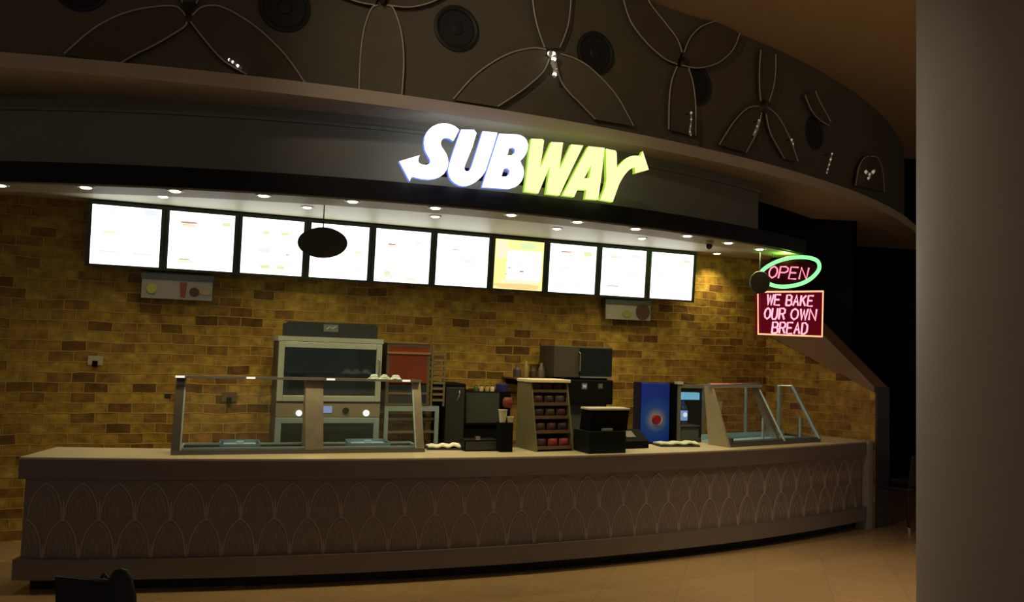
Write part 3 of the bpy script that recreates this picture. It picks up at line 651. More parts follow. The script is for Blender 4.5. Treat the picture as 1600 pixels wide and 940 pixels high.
def post(x0, x1, nm, m_, y0=.01, y1=.25, d0=.38, ztop=zt_):
    mb = MB().prism([[G(x0, y0, .03), G(x0, y1, ztop), G(x0, y1+.08, ztop), G(x0, d0, .03)]], G.X*(x1-x0)); return obj(nm, mb, m_, t)
xc0 = G.px(477, 655, .12)[0]; xc1 = G.px(505, 655, .12)[0]
o = obj('end_post', MB().prism([[G(-gl, .01, .03), G(-gl, .25, zt_), G(-gl, .31, zt_), G(-gl, .10, .03)]], G.X*.065), steeld, t)
obj('post_trim', MB().prism([[G(-gl+.065, .01, .03), G(-gl+.065, .25, zt_), G(-gl+.065, .27, zt_), G(-gl+.065, .03, .03)]], G.X*.012), tealg, t)
obj('end_post', MB().prism([[G(gl-.075, .01, .03), G(gl-.075, .25, zt_), G(gl-.075, .31, zt_), G(gl-.075, .10, .03)]], G.X*.07), steel, t)
obj('post_trim', MB().prism([[G(gl-.085, .01, .03), G(gl-.085, .25, zt_), G(gl-.085, .27, zt_), G(gl-.085, .03, .03)]], G.X*.010), tealg, t)
post(xc0, xc1, 'centre_post', steel)
obj('top_shelf', MB().box(G, -gl, gl-.01, .20, .46, zt_, zt_+.014), mat('smoked_glass_shelf', (.18, .15, .10), .12, spec=.9), t)
obj('shelf_edge', MB().box(G, -gl, gl-.01, .19, .20, zt_-.002, zt_+.018), steel, t)
for (u0, u1) in ((-gl+.08, xc0-.005), (xc1+.005, gl-.09)):
    obj('glass_pane', MB().prism([[G(u0, .012, .04), G(u0, .248, zt_-.01), G(u1, .248, zt_-.01), G(u1, .012, .04)]], G.Y*.006), glassm, t)
# glowing patches that paint reflected highlights onto the shelf edge
for px_, nmn in ((275, 'at its left end'), (392, 'left of the centre post'), (517, 'right of the centre post'), (635, 'near its right end')):
    x_ = G.px(px_, 591, .19)[0]; x_ = max(-gl+.03, min(gl-.05, x_))
    o = obj('shelf_glint', MB().box(G, x_-.035, x_+.035, .182, .192, zt_+.001, zt_+.017), glow('shelf_glint', (1, .9, .7), 1.0), t)
# food pans in the wells
panb = mat('pan_blue_steel', (.22, .38, .50), .3, metal=.5)
for px_, ww, lb in ((375, .16, 'blue-grey food pan in the left well of the long sneeze guard'), (575, .18, 'blue-grey food pan in the right well of the long sneeze guard')):
    x_ = G.px(px_, 688, .2)[0]; T_ = thing('food_pan', G(x_, .2, 0), lb, 'food pan', 'food pans in the wells')
    mb = MB().box(G, x_-ww, x_+ww, .10, .11, .012, .07).box(G, x_-ww, x_+ww, .30, .31, .012, .085).box(G, x_-ww, x_-ww+.01, .11, .30, .012, .078).box(G, x_+ww-.01, x_+ww, .11, .30, .012, .078).box(G, x_-ww+.01, x_+ww-.01, .11, .30, .012, .020)
    obj('pan', mb, panb, T_)
    obj('lid', MB().box(G, x_-ww*.8, x_+ww*.8, .12, .29, .055, .062).box(G, x_-.03, x_+.03, .19, .22, .062, .085), blues, T_, bevel=.003)

# right-hand guard: solid beige end, steel middle upright, glass end frame
a = on_z(1139, 699, 1.0); b = on_z(1282, 690, 1.0)
G2 = Fr(a, math.atan2(b.y-a.y, b.x-a.x)); L2 = (b-a).length; z2 = .68
beige = mat('beige_panel', (.34, .30, .20), .4)
print('guard2', a, b, L2)
def trap(fr, x, yb0, yb1, yt0, yt1, z0, z1, th): return [fr(x, yb0, z0), fr(x, yt0, z1), fr(x, yt1, z1), fr(x, yb1, z0)], fr.X*th
t = thing('sneeze_guard', G2.o, 'short sneeze guard with slanted end panels on the right of the counter', 'sneeze guard')
z2 = .60
l_, d_ = trap(G2, 0, 0, .27, .24, .34, 0, z2, .03); o = obj('end_panel', MB().prism([l_], d_), beige, t); o['label'] = 'beige end panel'
obj('panel_foot', MB().box(G2, .03, .07, .0, .26, 0, .09), steeld, t)
xm = G2.px(1224, 695, 0)[0]
l_, d_ = trap(G2, xm-.06, 0, .09, .34, .40, 0, z2, .05); obj('middle_upright', MB().prism([l_], d_), steel, t)
xe = L2-.02
def framing(x, nm, r, back):
    mb = MB()
    mb.tube([G2(x, .0, .03), G2(x, .36, z2), G2(x, back, z2), G2(x, back, .03)], r, n=8)
    return obj(nm, mb, tealg, t)
framing(xe, 'end_frame', .024, .54); framing(xm+.02, 'middle_frame', .016, .52)
obj('end_glass', MB().prism([[G2(xe, .02, .03), G2(xe, .36, z2-.01), G2(xe, .45, z2-.01), G2(xe, .45, .03)]], G2.X*.004), glassm, t)
obj('front_glass', MB().prism([[G2(.035, .012, .04), G2(.035, .245, z2-.01), G2(xm-.065, .33, z2-.01), G2(xm-.065, .012, .04)]], G2.Y*.005), glassm, t)
obj('base_frame', MB().box(G2, .07, L2, 0, .03, 0, .05).box(G2, .03, L2, .46, .49, 0, .04).box(G2, L2-.04, L2, .03, .46, 0, .05), steeld, t)
obj('well_tray', MB().box(G2, .08, L2-.06, .05, .44, .0, .030).box(G2, .08, L2-.06, .05, .06, .030, .06).box(G2, .08, L2-.06, .43, .44, .030, .085), blues, t)
for xx in (xm-.16, L2-.17): obj('support_post', MB().box(G2, xx, xx+.022, .14, .16, .030, .27), tealg, t)
obj('top_shelf', MB().box(G2, .0, xm-.02, .36, .52, z2, z2+.012), mat('polished_shelf', (.45, .42, .36), .18, metal=.7), t)
obj('front_rail', MB().tube([G2(-.03, .25, z2+.012), G2(xm+.04, .34, z2+.012)], .026, n=20), mat('polished_edge', (.95, .92, .85), .32, metal=1), t, smooth=True)
# card and tray near it
q = Fr(G2(.16, .30, .012), G2.yaw+.1)
tag(obj('price_card', MB().box(Fr(G2(.21, .30, .36), G2.yaw+.2), -.04, .04, 0, .006, 0, .085).tube([G2(.21, .304, .03), G2(.21, .304, .37)], .004, n=5), mat('cream_card', (.80, .74, .55), .5)), 'small cream price card standing behind the beige end panel', 'card')

def paper(px0, py0, px1, py1, z0, nl, label, name, m_, ruffle):
    """tray with a slightly crumpled stack of paper"""
    a_ = on_z(px0, py1, z0); b_ = on_z(px1, py1, z0); F_ = Fr(a_, math.atan2(b_.y-a_.y, b_.x-a_.x)); L_ = (b_-a_).length; D_ = .20
    t = thing(name, F_(L_/2, D_/2, 0), label, 'tray')
    obj('tray', MB().box(F_, 0, L_, 0, D_, 0, .016), mat('dark_tray', (.03, .035, .03), .4), t)
    mb = MB(); n_ = 14; vs = []
    for j in range(6):
        for i in range(n_+1): vs.append(F_(.01+(L_-.02)*i/n_, .008+(D_-.016)*j/5, .020+.010+ruffle*(.5+.5*math.sin(i*1.3+j*.9))*(.3+i/n_)))
    K = len(vs); vs += [v-Vector((0, 0, .012)) for v in vs[:K]]; W_ = n_+1; fs = []
    for j in range(5):
        for i in range(n_): k = j*W_+i; fs += [(k, k+1, k+W_+1, k+W_), (K+k, K+k+W_, K+k+W_+1, K+k+1)]
    for i in range(n_): fs += [(i, K+i, K+i+1, i+1), (5*W_+i, 5*W_+i+1, K+5*W_+i+1, K+5*W_+i)]
    for j in range(5): fs += [(j*W_, (j+1)*W_, K+(j+1)*W_, K+j*W_), (j*W_+n_, K+j*W_+n_, K+(j+1)*W_+n_, (j+1)*W_+n_)]
    obj('paper_liners', MB().add(vs, fs), m_, t)
whp = mat('white_paper', (.85, .85, .74), .6); grp = mat('pale_green_paper', (.55, .62, .48), .6)
paper(668, 0, 722, 703, 1.0, 6, 'white paper liners on a tray right of the long sneeze guard', 'paper_tray', whp, .017)
paper(1032, 0, 1094, 698, 1.0, 6, 'pale paper liners on a tray left of the beige end panel', 'paper_tray', grp, .015)

# ------------------------------------------------------------------ chip display on the counter
a = on_z(838, 706, 1.0); D1 = Fr(a, .48)
wd = .40; dp = .40; hh = .62
t = thing('snack_display', D1.o, 'olive snack display rack with slanted shelves of dark red packets', 'display rack')
olive = mat('olive_panel', (.145, .13, .06), .45)
def sideprof(x, th): return MB().prism([[D1(x, 0, 0), D1(x, .14, hh), D1(x, dp, hh), D1(x, dp, 0)]], D1.X*th)
obj('side_panel', sideprof(0, .015), olive, t); obj('side_panel', sideprof(wd-.015, .015), olive, t)
obj('back_panel', MB().box(D1, .015, wd-.015, dp-.012, dp, 0, hh), olive, t)
obj('top_panel', MB().box(D1, -.01, wd+.01, .10, dp, hh, hh+.03), mat('cream_top', (.70, .62, .42), .5), t, bevel=.006)
for k, z in enumerate((.02, .16, .29, .41, .53)):
    y0 = .14*z/hh+.004
    obj('shelf', MB().box(D1, .015, wd-.015, y0, dp-.012, z, z+.008).box(D1, .015, wd-.015, y0, y0+.006, z+.008, z+.03), mat('shelf_brown', (.12, .075, .045), .4), t)
pk = [mat('packet_wine', (.06, .022, .018), .4), mat('packet_brown', (.055, .035, .022), .4), mat('packet_dark', (.032, .024, .018), .4), mat('packet_red', (.26, .035, .04), .4)]
pn = ['wine', 'brown', 'dark', 'red']; rown = ['bottom', 'second', 'middle', 'fourth', 'top']
for k, z in enumerate((.02, .16, .29, .41, .53)):
    for j in range(3):
        y0 = .14*z/hh+.03; x0 = .03+j*.118; c_ = 3 if (k == 0 and j > 0) else (k+j*2) % 3; h_ = .085 if k < 4 else .07
        ww = .10; th = .04
        F_ = Fr(D1(x0+ww/2, y0, z+.009), D1.yaw)
        prof = [(-ww/2, 0), (-ww/2, h_), (ww/2, h_), (ww/2, 0)]
        mb = MB(); n_ = 6; vs = []
        for s_ in (-1, 1):
            for jj in range(n_+1):
                for ii in range(n_+1):
                    u, v = ii/n_, jj/n_; bul = (math.sin(PI*u)*math.sin(PI*v))**.5 if 0 < u < 1 and 0 < v < 1 else 0
                    vs.append(F_(-ww/2+ww*u, th/2+s_*(.002+th/2*.9*bul), h_*v))
        W_ = n_+1; K = W_*W_; fs = []
        for jj in range(n_):
            for ii in range(n_): q = jj*W_+ii; fs += [(q, q+1, q+W_+1, q+W_), (K+q, K+q+W_, K+q+W_+1, K+q+1)]
        bb = list(range(W_))+[jj*W_+n_ for jj in range(1, W_)]+[n_*W_+ii for ii in range(n_-1, -1, -1)]+[jj*W_ for jj in range(n_-1, 0, -1)]
        for i in range(len(bb)): q, r_ = bb[i], bb[(i+1) % len(bb)]; fs.append((q, r_, K+r_, K+q))
        mb.add(vs, fs)
        tag(obj('snack_packet', mb, pk[c_], smooth=True), '%s snack packet, %s on the %s shelf of the olive display' % (pn[c_], ('left', 'centre', 'right')[j], rown[k]), 'snack packet', 'snack packets in the display rack')

# ------------------------------------------------------------------ equipment behind the counter
# run of back counter under the machines (hidden below the front counter's top)
bs0 = WALL.px(692, 690, -.3)[0]; bs1 = WALL.px(1045, 690, -.6)[0]
t = thing('back_counter', WALL((bs0+bs1)/2, -.33, 0), 'steel back counter against the brick wall, below the drink machines', 'counter')
obj('cabinet_body', MB().box(WALL, bs0, bs1, -.62, -.03, .08, .80), steeld, t); obj('worktop', MB().box(WALL, bs0-.02, bs1+.02, -.65, -.02, .80, .84), steel, t)
obj('plinth', MB().box(WALL, bs0+.03, bs1-.03, -.56, -.05, 0, .08), blackm, t)

# oven with proofer (two glazed doors and a control panel between)
OD = -.85
F0 = WALL
def wx(x, y, d=OD): return WALL.px(x, y, d)
xL = wx(434, 580)[0]; xR = wx(596, 580)[0]
_, zTop = wx(515, 527); _, zH = wx(515, 504); _, z1b = wx(515, 627); _, zc0 = wx(515, 652); 
oc = WALL((xL+xR)/2, OD, 0); OF = Fr(oc, WYAW); ow = (xR-xL)/2; dep = .72
fr_m = mat('oven_frame', (.46, .54, .50), .4, metal=.3); fr_b = mat('oven_frame_blue', (.30, .44, .48), .4, metal=.3)
ovg = mat('oven_glass', (.010, .022, .026), .08, spec=.9, coat=.3); ovb = mat('oven_body', (.05, .055, .055), .5)
t = thing('bread_oven', OF.o, 'tall grey bread oven with dark glass doors and navy top panel', 'oven')
obj('oven_body', MB().box(OF, -ow+.01, ow-.01, .03, dep, .08, zTop-.02), ovb, t)
for sx in (-1, 1):
    for yy in (.08, dep-.08): obj('caster', MB().lathe(Fr(OF(sx*(ow-.08), yy, .04), WYAW), [(.04, -.02), (.04, .02)], ax='y', n=16).tube([OF(sx*(ow-.08), yy, .04), OF(sx*(ow-.08), yy, .09)], .012), blackm, t)
obj('top_trim', MB().box(OF, -ow-.01, ow+.01, .0, dep, zTop-.045, zTop), fr_m, t)
cp = obj('cap_panel', MB().prism([[OF(-ow*.90, .02, zTop), OF(-ow*.90, .02, zH-.02), OF(-ow*.84, .02, zH), OF(ow*.84, .02, zH), OF(ow*.90, .02, zH-.02), OF(ow*.90, .02, zTop)]], OF.Y*.25), mat('navy_panel', (.018, .030, .042), .5), t); cp['label'] = 'navy cap panel with a small pale logo plate'
lg = MB().box(OF, -.085, .055, .012, .02, zTop+.055, zTop+.125); obj('logo_plate', lg, mat('logo_grey', (.16, .20, .22), .5), cp)
mb = MB().tube([OF(-.06, .010, zTop+.075), OF(-.03, .010, zTop+.10), OF(.0, .010, zTop+.085), OF(.035, .010, zTop+.11)], .005, n=5); obj('logo_mark', mb, mat('logo_pale', (.40, .45, .45), .5), cp)
def door(z0, z1, m_, nm='oven_door', fw=.055):
    mb = MB().box(OF, -ow, -ow+fw, 0, .03, z0, z1).box(OF, ow-fw, ow, 0, .03, z0, z1).box(OF, -ow+fw, ow-fw, 0, .03, z1-fw, z1).box(OF, -ow+fw, ow-fw, 0, .03, z0, z0+fw)
    d = obj(nm, mb, m_, t, bevel=.004)
    obj('door_glass', MB().box(OF, -ow+fw, ow-fw, .012, .02, z0+fw, z1-fw), ovg, d)
    return d
d = door(z1b, zTop-.05, fr_m)
obj('door_handle', MB().tube([OF(ow-.03, -.0, z1b+.25), OF(ow-.03, -.035, z1b+.27), OF(ow-.03, -.035, z1b+.40), OF(ow-.03, 0, z1b+.42)], .009), steel, d)
cpn = obj('control_panel', MB().box(OF, -ow, ow, .0, .03, zc0+.005, z1b-.02), mat('control_steel', (.30, .27, .20), .4, metal=.3), t)
for px_, nm, m_, r in ((467, 'indicator_light', glow('indicator_white', (1, .95, .80), 1.5), .028), (572, 'indicator_light', MATS['indicator_white'] if 'indicator_white' in MATS else None, .030)):
    x_ = OF.px(px_, 645, 0)[0]; z_ = OF.px(px_, 645, 0)[1]; obj(nm, MB().lathe(Fr(OF(x_, 0, z_), WYAW), [(r, -.012), (r, 0)], ax='y', n=12), MATS['indicator_white'], cpn)
x_, z_ = OF.px(512, 639, 0); obj('display', MB().box(OF, x_-.05, x_+.04, -.006, 0, z_-.035, z_+.03), glow('display_blue', (.30, .42, .75), .55), cpn)
x_, z_ = OF.px(540, 641, 0); obj('dial', MB().lathe(Fr(OF(x_, 0, z_), WYAW), [(.03, -.02), (.03, 0)], ax='y', n=16), blackm, cpn)
d = door(.15, zc0, fr_b)

# bread warmer cabinet on a rolling shelf frame, right of the oven
RF = Fr(WALL(wx(601, 640, -.78)[0], -.78, 0), WYAW); RW = wx(686, 640, -.78)[0]-wx(601, 640, -.78)[0]
zq = lambda y: WALL.px(640, y, -.78)[1]
t = thing('shelf_stand', RF(RW/2, .3, 0), 'grey framed shelf stand with dark trays, right of the bread oven', 'stand')
tp = .025
mb = MB()
zf = zq(642)
for x0 in (0, RW-tp*1.6):
    for yy in (0, .5): mb.box(RF, x0, x0+tp*1.6, yy, yy+tp, 0, zf)
mb.box(RF, 0, RW, 0, .525, zf, zf+.05)
obj('stand_frame', mb, fr_b, t)
for k in range(4):
    z0 = zf-.09-.13*k; o = obj('tray', MB().box(RF, tp*1.7, RW-tp*1.7, .01, .5, z0, z0+.02), steeld if k != 1 else steel, t)
zw0, zw1 = zf+.055, zq(537)
WW = RW*.80
t = thing('bread_warmer', RF(RW/2, .25, zw0), 'brown glass-fronted warming cabinet glowing red, on the grey shelf stand', 'warmer')
wb = mat('warmer_body', (.10, .075, .05), .45)
mb = MB().box(RF, .0, .03, 0, .5, zw0, zw1).box(RF, WW-.03, WW, 0, .5, zw0, zw1).box(RF, .03, WW-.03, .0, .5, zw1-.03, zw1).box(RF, .03, WW-.03, 0, .5, zw0, zw0+.03).box(RF, .03, WW-.03, .47, .5, zw0+.03, zw1-.03)
obj('cabinet', mb, wb, t)
zm = zq(598)
obj('glass_front', MB().box(RF, .03, WW-.03, .0, .006, zm, zw1-.03), mat('red_smoked_glass', (.22, .05, .02), .15, spec=.8, alpha=.75), t)
obj('lower_drawer', MB().box(RF, .03, WW-.03, -.005, .02, zw0+.03, zm-.02), ovg, t)
obj('drawer_rail', MB().box(RF, .03, WW-.03, -.02, -.005, (zw0+zm)/2, (zw0+zm)/2+.018), mat('rail_brown', (.16, .10, .08), .4), t)
obj('door_rail', MB().box(RF, .0, WW, -.02, 0, zq(553), zq(551)+.008), mat('warm_rail', (.45, .22, .12), .35, metal=.4), t)
obj('top_edge', MB().box(RF, -.01, WW+.01, -.01, .51, zw1, zw1+.015), mat('warmer_top', (.22, .15, .09), .3), t)
# small rung rack beside it
mb = MB(); x0 = WW+.02; x1 = RW+.06
for xx in (x0, x1-.02): mb.box(RF, xx, xx+.02, .02, .04, zf+.05, zw1-.01)
for k in range(9): z0 = zf+.10+(zw1-zf-.15)*k/9; mb.box(RF, x0+.02, x1-.02, .0, .30, z0, z0+.022)
tag(obj('tray_rack', mb, mat('rack_brown', (.17, .14, .08), .4)), 'narrow brown rack of rungs beside the red warming cabinet', 'rack')
rl = bpy.data.lights.new('warmer_lamp', 'POINT'); rl.energy = 1.0; rl.color = (1, .25, .08); rl.shadow_soft_size = .03
ro = bpy.data.objects.new('warmer_lamp', rl); C.objects.link(ro); ro.location = RF(WW*.5, .25, zw1-.08)
# crumpled pale bags on the top shelf
for px_, w_, lb in ((582, .055, 'crumpled pale paper bag, left one of three on the guard shelf'), (598, .05, 'crumpled pale paper bag, middle of three on the guard shelf'), (616, .06, 'crumpled pale paper bag, right one of three on the guard shelf')):
    x_, z_ = G.px(px_, 603, .36)
    mb = MB(); vs = []; n_ = 10
    for j in range(5):
        for i in range(n_):
            a_ = 2*PI*i/n_; rr = w_*(1-.15*j)*(1+random.uniform(-.2, .2)); vs.append(G(x_+rr*math.cos(a_), .30+rr*.7*math.sin(a_), zt_-.045+j*.010+random.uniform(-.003, .003)))
    fs = [(j*n_+i, j*n_+(i+1) % n_, (j+1)*n_+(i+1) % n_, (j+1)*n_+i) for j in range(4) for i in range(n_)]+[tuple(range(n_))[::-1], tuple(40+i for i in range(n_))]
    mb.add([v+Vector((0, 0, .06)) for v in vs], fs); tag(obj('paper_bag', mb, mat('bag_paper', (.55, .66, .66), .6)), lb, 'paper bag', 'paper bags on the guard shelf')

# black register corner: tall case, monitor, till
def bbox_fr(px0, px1, pyt, pyb, d): 
    a_ = WALL.px(px0, (pyt+pyb)/2, d); b_ = WALL.px(px1, (pyt+pyb)/2, d); zt = WALL.px((px0+px1)/2, pyt, d)[1]; zb = WALL.px((px0+px1)/2, pyb, d)[1]
    return a_[0], b_[0], zt, zb
blk = mat('black_plastic', (.005, .006, .006), .6, spec=.06); dgr = mat('dark_grey_plastic', (.025, .028, .028), .4)
x0, x1, zt1, _ = bbox_fr(693, 728, 599, 690, -.62)
t = thing('grinder_cabinet', WALL((x0+x1)/2, -.4, .84), 'tall black machine with a pale handle, right of the shelf stand', 'machine')
obj('housing', MB().box(WALL, x0, x1, -.60, -.15, .84, zt1), blk, t, bevel=.01)
obj('front_door', MB().box(WALL, x0+.02, x1-.02, -.615, -.60, .88, zt1-.04), dgr, t, bevel=.004)
hx, hz = WALL.px(716, 618, -.63); obj('handle', MB().tube([WALL(hx-.01, -.615, hz-.05), WALL(hx, -.64, hz-.02), WALL(hx+.012, -.64, hz+.03), WALL(hx+.016, -.615, hz+.05)], .007), steel, t)
# coffee brewer / monitor
x0, x1, zt1, zb1 = bbox_fr(727, 790, 611, 663, -.55)
t = thing('monitor', WALL((x0+x1)/2, -.45, .84), 'wide dark grey monitor on a black stand behind the counter', 'monitor')
tl = Fr(WALL((x0+x1)/2, -.55, zb1), WYAW, -.12); hw = (x1-x0)/2; H_ = zt1-zb1
obj('casing', MB().box(tl, -hw, hw, 0, .04, 0, H_), blk, t, bevel=.006)
obj('screen', MB().box(tl, -hw+.015, hw-.015, -.003, 0, .02, H_-.015), mat('screen_off', (.035, .042, .040), .25), t)
obj('stand', MB().box(WALL, (x0+x1)/2-hw*.92, (x0+x1)/2+hw*.92, -.50, -.30, .86, zb1+.06).box(WALL, (x0+x1)/2-.14, (x0+x1)/2+.14, -.60, -.35, .84, .86), blk, t)
x0, x1, zt1, zb1 = bbox_fr(727, 808, 677, 700, -.62)
t = thing('till_box', WALL((x0+x1)/2, -.5, .84), 'low black cash drawer with a steel lock below the monitor', 'cash drawer')
# stands in front of the monitor stand, on the front counter's staff side
CF = cframe((on_z(750, 700, 1.0).x+on_z(805, 700, 1.0).x)/2, .40); t.location = CF.o; t['_w'] = list(CF.o)
hw = (on_z(805, 700, 1.0).x-on_z(750, 700, 1.0).x)/2
obj('housing', MB().box(CF, -hw, hw, 0, .17, 0, .10), blk, t, bevel=.006)
obj('drawer_front', MB().box(CF, -hw+.01, hw-.01, -.008, 0, .012, .085), dgr, t, bevel=.003)
obj('lock', MB().lathe(Fr(CF(-hw*.25, -.008, .115), CF.yaw), [(.012, -.01), (.012, 0)], ax='y', n=12).box(CF, -hw*.25-.02, -hw*.25+.02, -.008, .02, .10, .13), steel, t)
# jars on a small shelf above the monitor
x0, x1, zt1, zb1 = bbox_fr(738, 800, 601, 611, -.35)
t = thing('jar_shelf', WALL((x0+x1)/2, -.25, zb1-.02), 'thin dark shelf of small jars above the monitor', 'shelf')
obj('board', MB().box(WALL, x0, x1+.02, -.45, -.02, zb1-.018, zb1), blk, t); obj('bracket', MB().box(WALL, x0+.05, x0+.07, -.35, -.01, zb1-.08, zb1-.018).box(WALL, x1-.07, x1-.05, -.35, -.01, zb1-.08, zb1-.018), blk, t)
jm = [('green', (.06, .12, .05)), ('cream', (.50, .47, .30)), ('tan', (.45, .30, .15)), ('white', (.65, .58, .45))]
for k, px_ in enumerate((744, 752, 761, 769)):
    s_ = WALL.px(px_, 606, -.38)[0]; F_ = Fr(WALL(s_, -.38, zb1), WYAW)
    t = thing('jar', F_.o, 'small %s jar on the thin shelf above the monitor' % jm[k][0], 'jar', 'jars above the monitor')
    obj('jar_body', MB().lathe(F_, [(.022, 0), (.024, .01), (.024, .045), (.018, .055)], n=16), mat('jar_'+jm[k][0], jm[k][1], .3), t, smooth=True)
    obj('lid', MB().lathe(F_, [(.02, .055), (.02, .07)], n=16), mat('jar_lid', (.12, .10, .07), .4), t)
s_ = WALL.px(784, 608, -.38)[0]; F_ = Fr(WALL(s_, -.38, zb1), WYAW)
t = thing('blue_tub', F_.o, 'dark blue tub on the thin shelf, right of the jars', 'tub')
obj('tub_body', MB().lathe(F_, [(.058, 0), (.066, .03), (.066, .07)], n=20), mat('tub_blue', (.02, .03, .16), .4), t, smooth=True); obj('lid', MB().lathe(F_, [(.069, .07), (.069, .082), (.05, .086)], n=20), mat('tub_lid', (.03, .04, .20), .4), t)
# cups and red dispenser beside the olive display
def cup(F_, h, r, label, m_, n_=None):
    t = thing('paper_cup', F_.o, label, 'cup', 'cups left of the snack display')
    obj('cup_body', MB().lathe(F_, [(r*.72, 0), (r, h), (r*.93, h), (r*.66, .006), (.001, .006)], n=18), m_, t, smooth=True)
    obj('rolled_rim', MB().tube([F_(r*math.cos(2*PI*k/18), r*math.sin(2*PI*k/18), h) for k in range(18)], .0035, n=5, closed=True), m_, t)
cupm = mat('cup_cream', (.55, .52, .36), .5)
CD = cframe(.0, .4)
pz = on_plane(791, 660, cpt(CC, CR-.30, on_z(791, 700, 1.0).x, 1.0), CD.Y)
HB = Fr(Vector((pz.x, pz.y, 1.0)), CD.yaw)
hz_ = pz.z-1.0
t = thing('cup_holder', HB.o, 'black stand with red holder, left of the olive snack display', 'stand')
obj('stand_block', MB().box(HB, -.05, .07, -.0, .12, 0, hz_), blk, t, bevel=.005)
obj('upright', MB().box(HB, -.03, .07, .09, .12, hz_, hz_+.27), blk, t)
obj('red_holder', MB().lathe(Fr(HB(.03, .06, hz_+.13), HB.yaw), [(.03, 0), (.045, .02), (.045, .07), (.03, .09)], n=16), mat('holder_red', (.20, .035, .03), .4), t, smooth=True)
cup(Fr(HB(-.02, .04, hz_), HB.yaw), .11, .04, 'upright cream paper cup left of the snack display', cupm)
cup(Fr(HB(.045, .03, hz_), HB.yaw), .05, .035, 'short cream paper cup right of the taller cup, left of the snack display', cupm)

# microwave / brewer tower: box with dark window on top, black brewer below
x0, x1, zt1, zb1 = bbox_fr(866, 957, 541, 590, -.55)
zsh = zb1
mwx = WALL.px(906, 565, -.55)[0]
t = thing('microwave', WALL((x0+x1)/2, -.35, zsh), 'grey box microwave with black door, high on the drink tower', 'microwave')
MW = Fr(WALL(x0, -.55, 0), WYAW)
wdt = x1-x0; ms = mwx-x0
obj('casing', MB().box(MW, 0, wdt, .01, .42, zsh, zt1), mat('microwave_grey', (.06, .057, .045), .45), t, bevel=.008)
d = obj('door', MB().box(MW, ms, wdt-.01, -.012, .01, zsh+.02, zt1-.02), mat('black_gloss', (.008, .012, .011), .12), t, bevel=.004)
obj('door_handle', MB().tube([MW(ms-.01, .01, zsh+.06), MW(ms-.01, -.03, zsh+.08), MW(ms-.01, -.03, zt1-.08), MW(ms-.01, .01, zt1-.06)], .007), steel, d)
obj('bottom_trim', MB().box(MW, ms, wdt-.01, -.014, .0, zsh, zsh+.018), steel, t)
# steel tower carrying it
x2, x3, zt2, zb2 = bbox_fr(888, 958, 592, 640, -.60)
t = thing('drink_brewer', WALL((x2+x3)/2, -.4, .84), 'black drink brewer with two square badges, under the microwave', 'drink machine')
BFm = Fr(WALL(x2, -.60, 0), WYAW); bw = x3-x2
obj('tower_body', MB().box(BFm, 0, bw, .15, .50, .84, zsh-.001), blk, t, bevel=.006)
obj('head', MB().box(BFm, -.02, bw, .0, .15, zb2+.06, zsh-.02), blk, t, bevel=.012)
obj('splash_panel', MB().box(BFm, .02, bw-.03, .13, .15, .95, zb2+.06), mat('splash_grey', (.055, .062, .060), .3), t)
obj('drip_tray', MB().box(BFm, 0, bw, -.02, .15, .84, .90), dgr, t, bevel=.004)
for px_, bm_, s_ in ((913, glow('badge_white', (.42, .42, .38), .8), .035), (938, mat('badge_grey', (.14, .14, .13), .4), .028)):
    q = BFm.px(px_, 603, 0); b_ = obj('badge', MB().box(BFm, q[0]-s_, q[0]+s_, -.006, 0, q[1]-s_, q[1]+s_), mat('badge_rim', (.10, .10, .095), .4), t)
    if px_ == 913:
        k = .018; mb = MB().tube([BFm(q[0]+u*k, -.009, q[1]+v*k) for u, v in ((-1, 1), (-.5, -1), (0, .6), (.5, -1), (1, 1))], .006, n=5); obj('letter_w', mb, bm_, b_)
    else: obj('badge_mark', MB().lathe(Fr(BFm(q[0], 0, q[1]), WYAW), [(.016, -.010), (.016, -.004)], ax='y', n=12), bm_, b_)
obj('tap', MB().tube([BFm(bw*.35, .05, zb2+.06), BFm(bw*.35, .05, zb2+.02)], .012), steeld, t); obj('tap', MB().tube([BFm(bw*.7, .05, zb2+.06), BFm(bw*.7, .05, zb2+.02)], .012), steeld, t)
# shelf items left of the microwave
x0_, x1_, zt_j, zb_j = bbox_fr(802, 866, 560, 590, -.35)
t = thing('wall_shelf', WALL((x0_+x1_)/2, -.2, zb_j-.02), 'narrow brown wall shelf left of the microwave', 'shelf')
obj('board', MB().box(WALL, x0_, x1_, -.42, -.005, zb_j-.018, zb_j), mat('shelf_wood', (.16, .11, .06), .5), t); obj('bracket', MB().box(WALL, x0_+.05, x0_+.07, -.35, -.005, zb_j-.08, zb_j-.018), blk, t)
for k, (px_, hgt, col, cn, r_) in enumerate(((809, .14, (.16, .13, .17), 'purple-grey', .045), (820, .19, (.50, .40, .18), 'yellow-capped', .03), (834, .12, (.16, .11, .07), 'brown', .045), (844, .17, (.30, .27, .24), 'grey', .035), (853, .08, (.22, .15, .10), 'short brown', .035))):
    s_ = WALL.px(px_, 580, -.3)[0]; F_ = Fr(WALL(s_, -.28-.05*(k % 2), zb_j), WYAW)
    t = thing('bottle', F_.o, '%s bottle on the narrow shelf left of the microwave' % cn, 'bottle', 'bottles on the narrow shelf')
    obj('bottle_body', MB().lathe(F_, [(r_*.9, 0), (r_, .01), (r_, hgt*.62), (r_*.45, hgt*.82)], n=16), mat('bottle_'+cn.replace('-', '_').replace(' ', '_'), tuple(c*.6 for c in col), .3), t, smooth=True)
    obj('cap', MB().lathe(F_, [(r_*.48, hgt*.82), (r_*.48, hgt)], n=12), mat('cap_'+cn.replace('-', '_').replace(' ', '_'), col, .4), t)

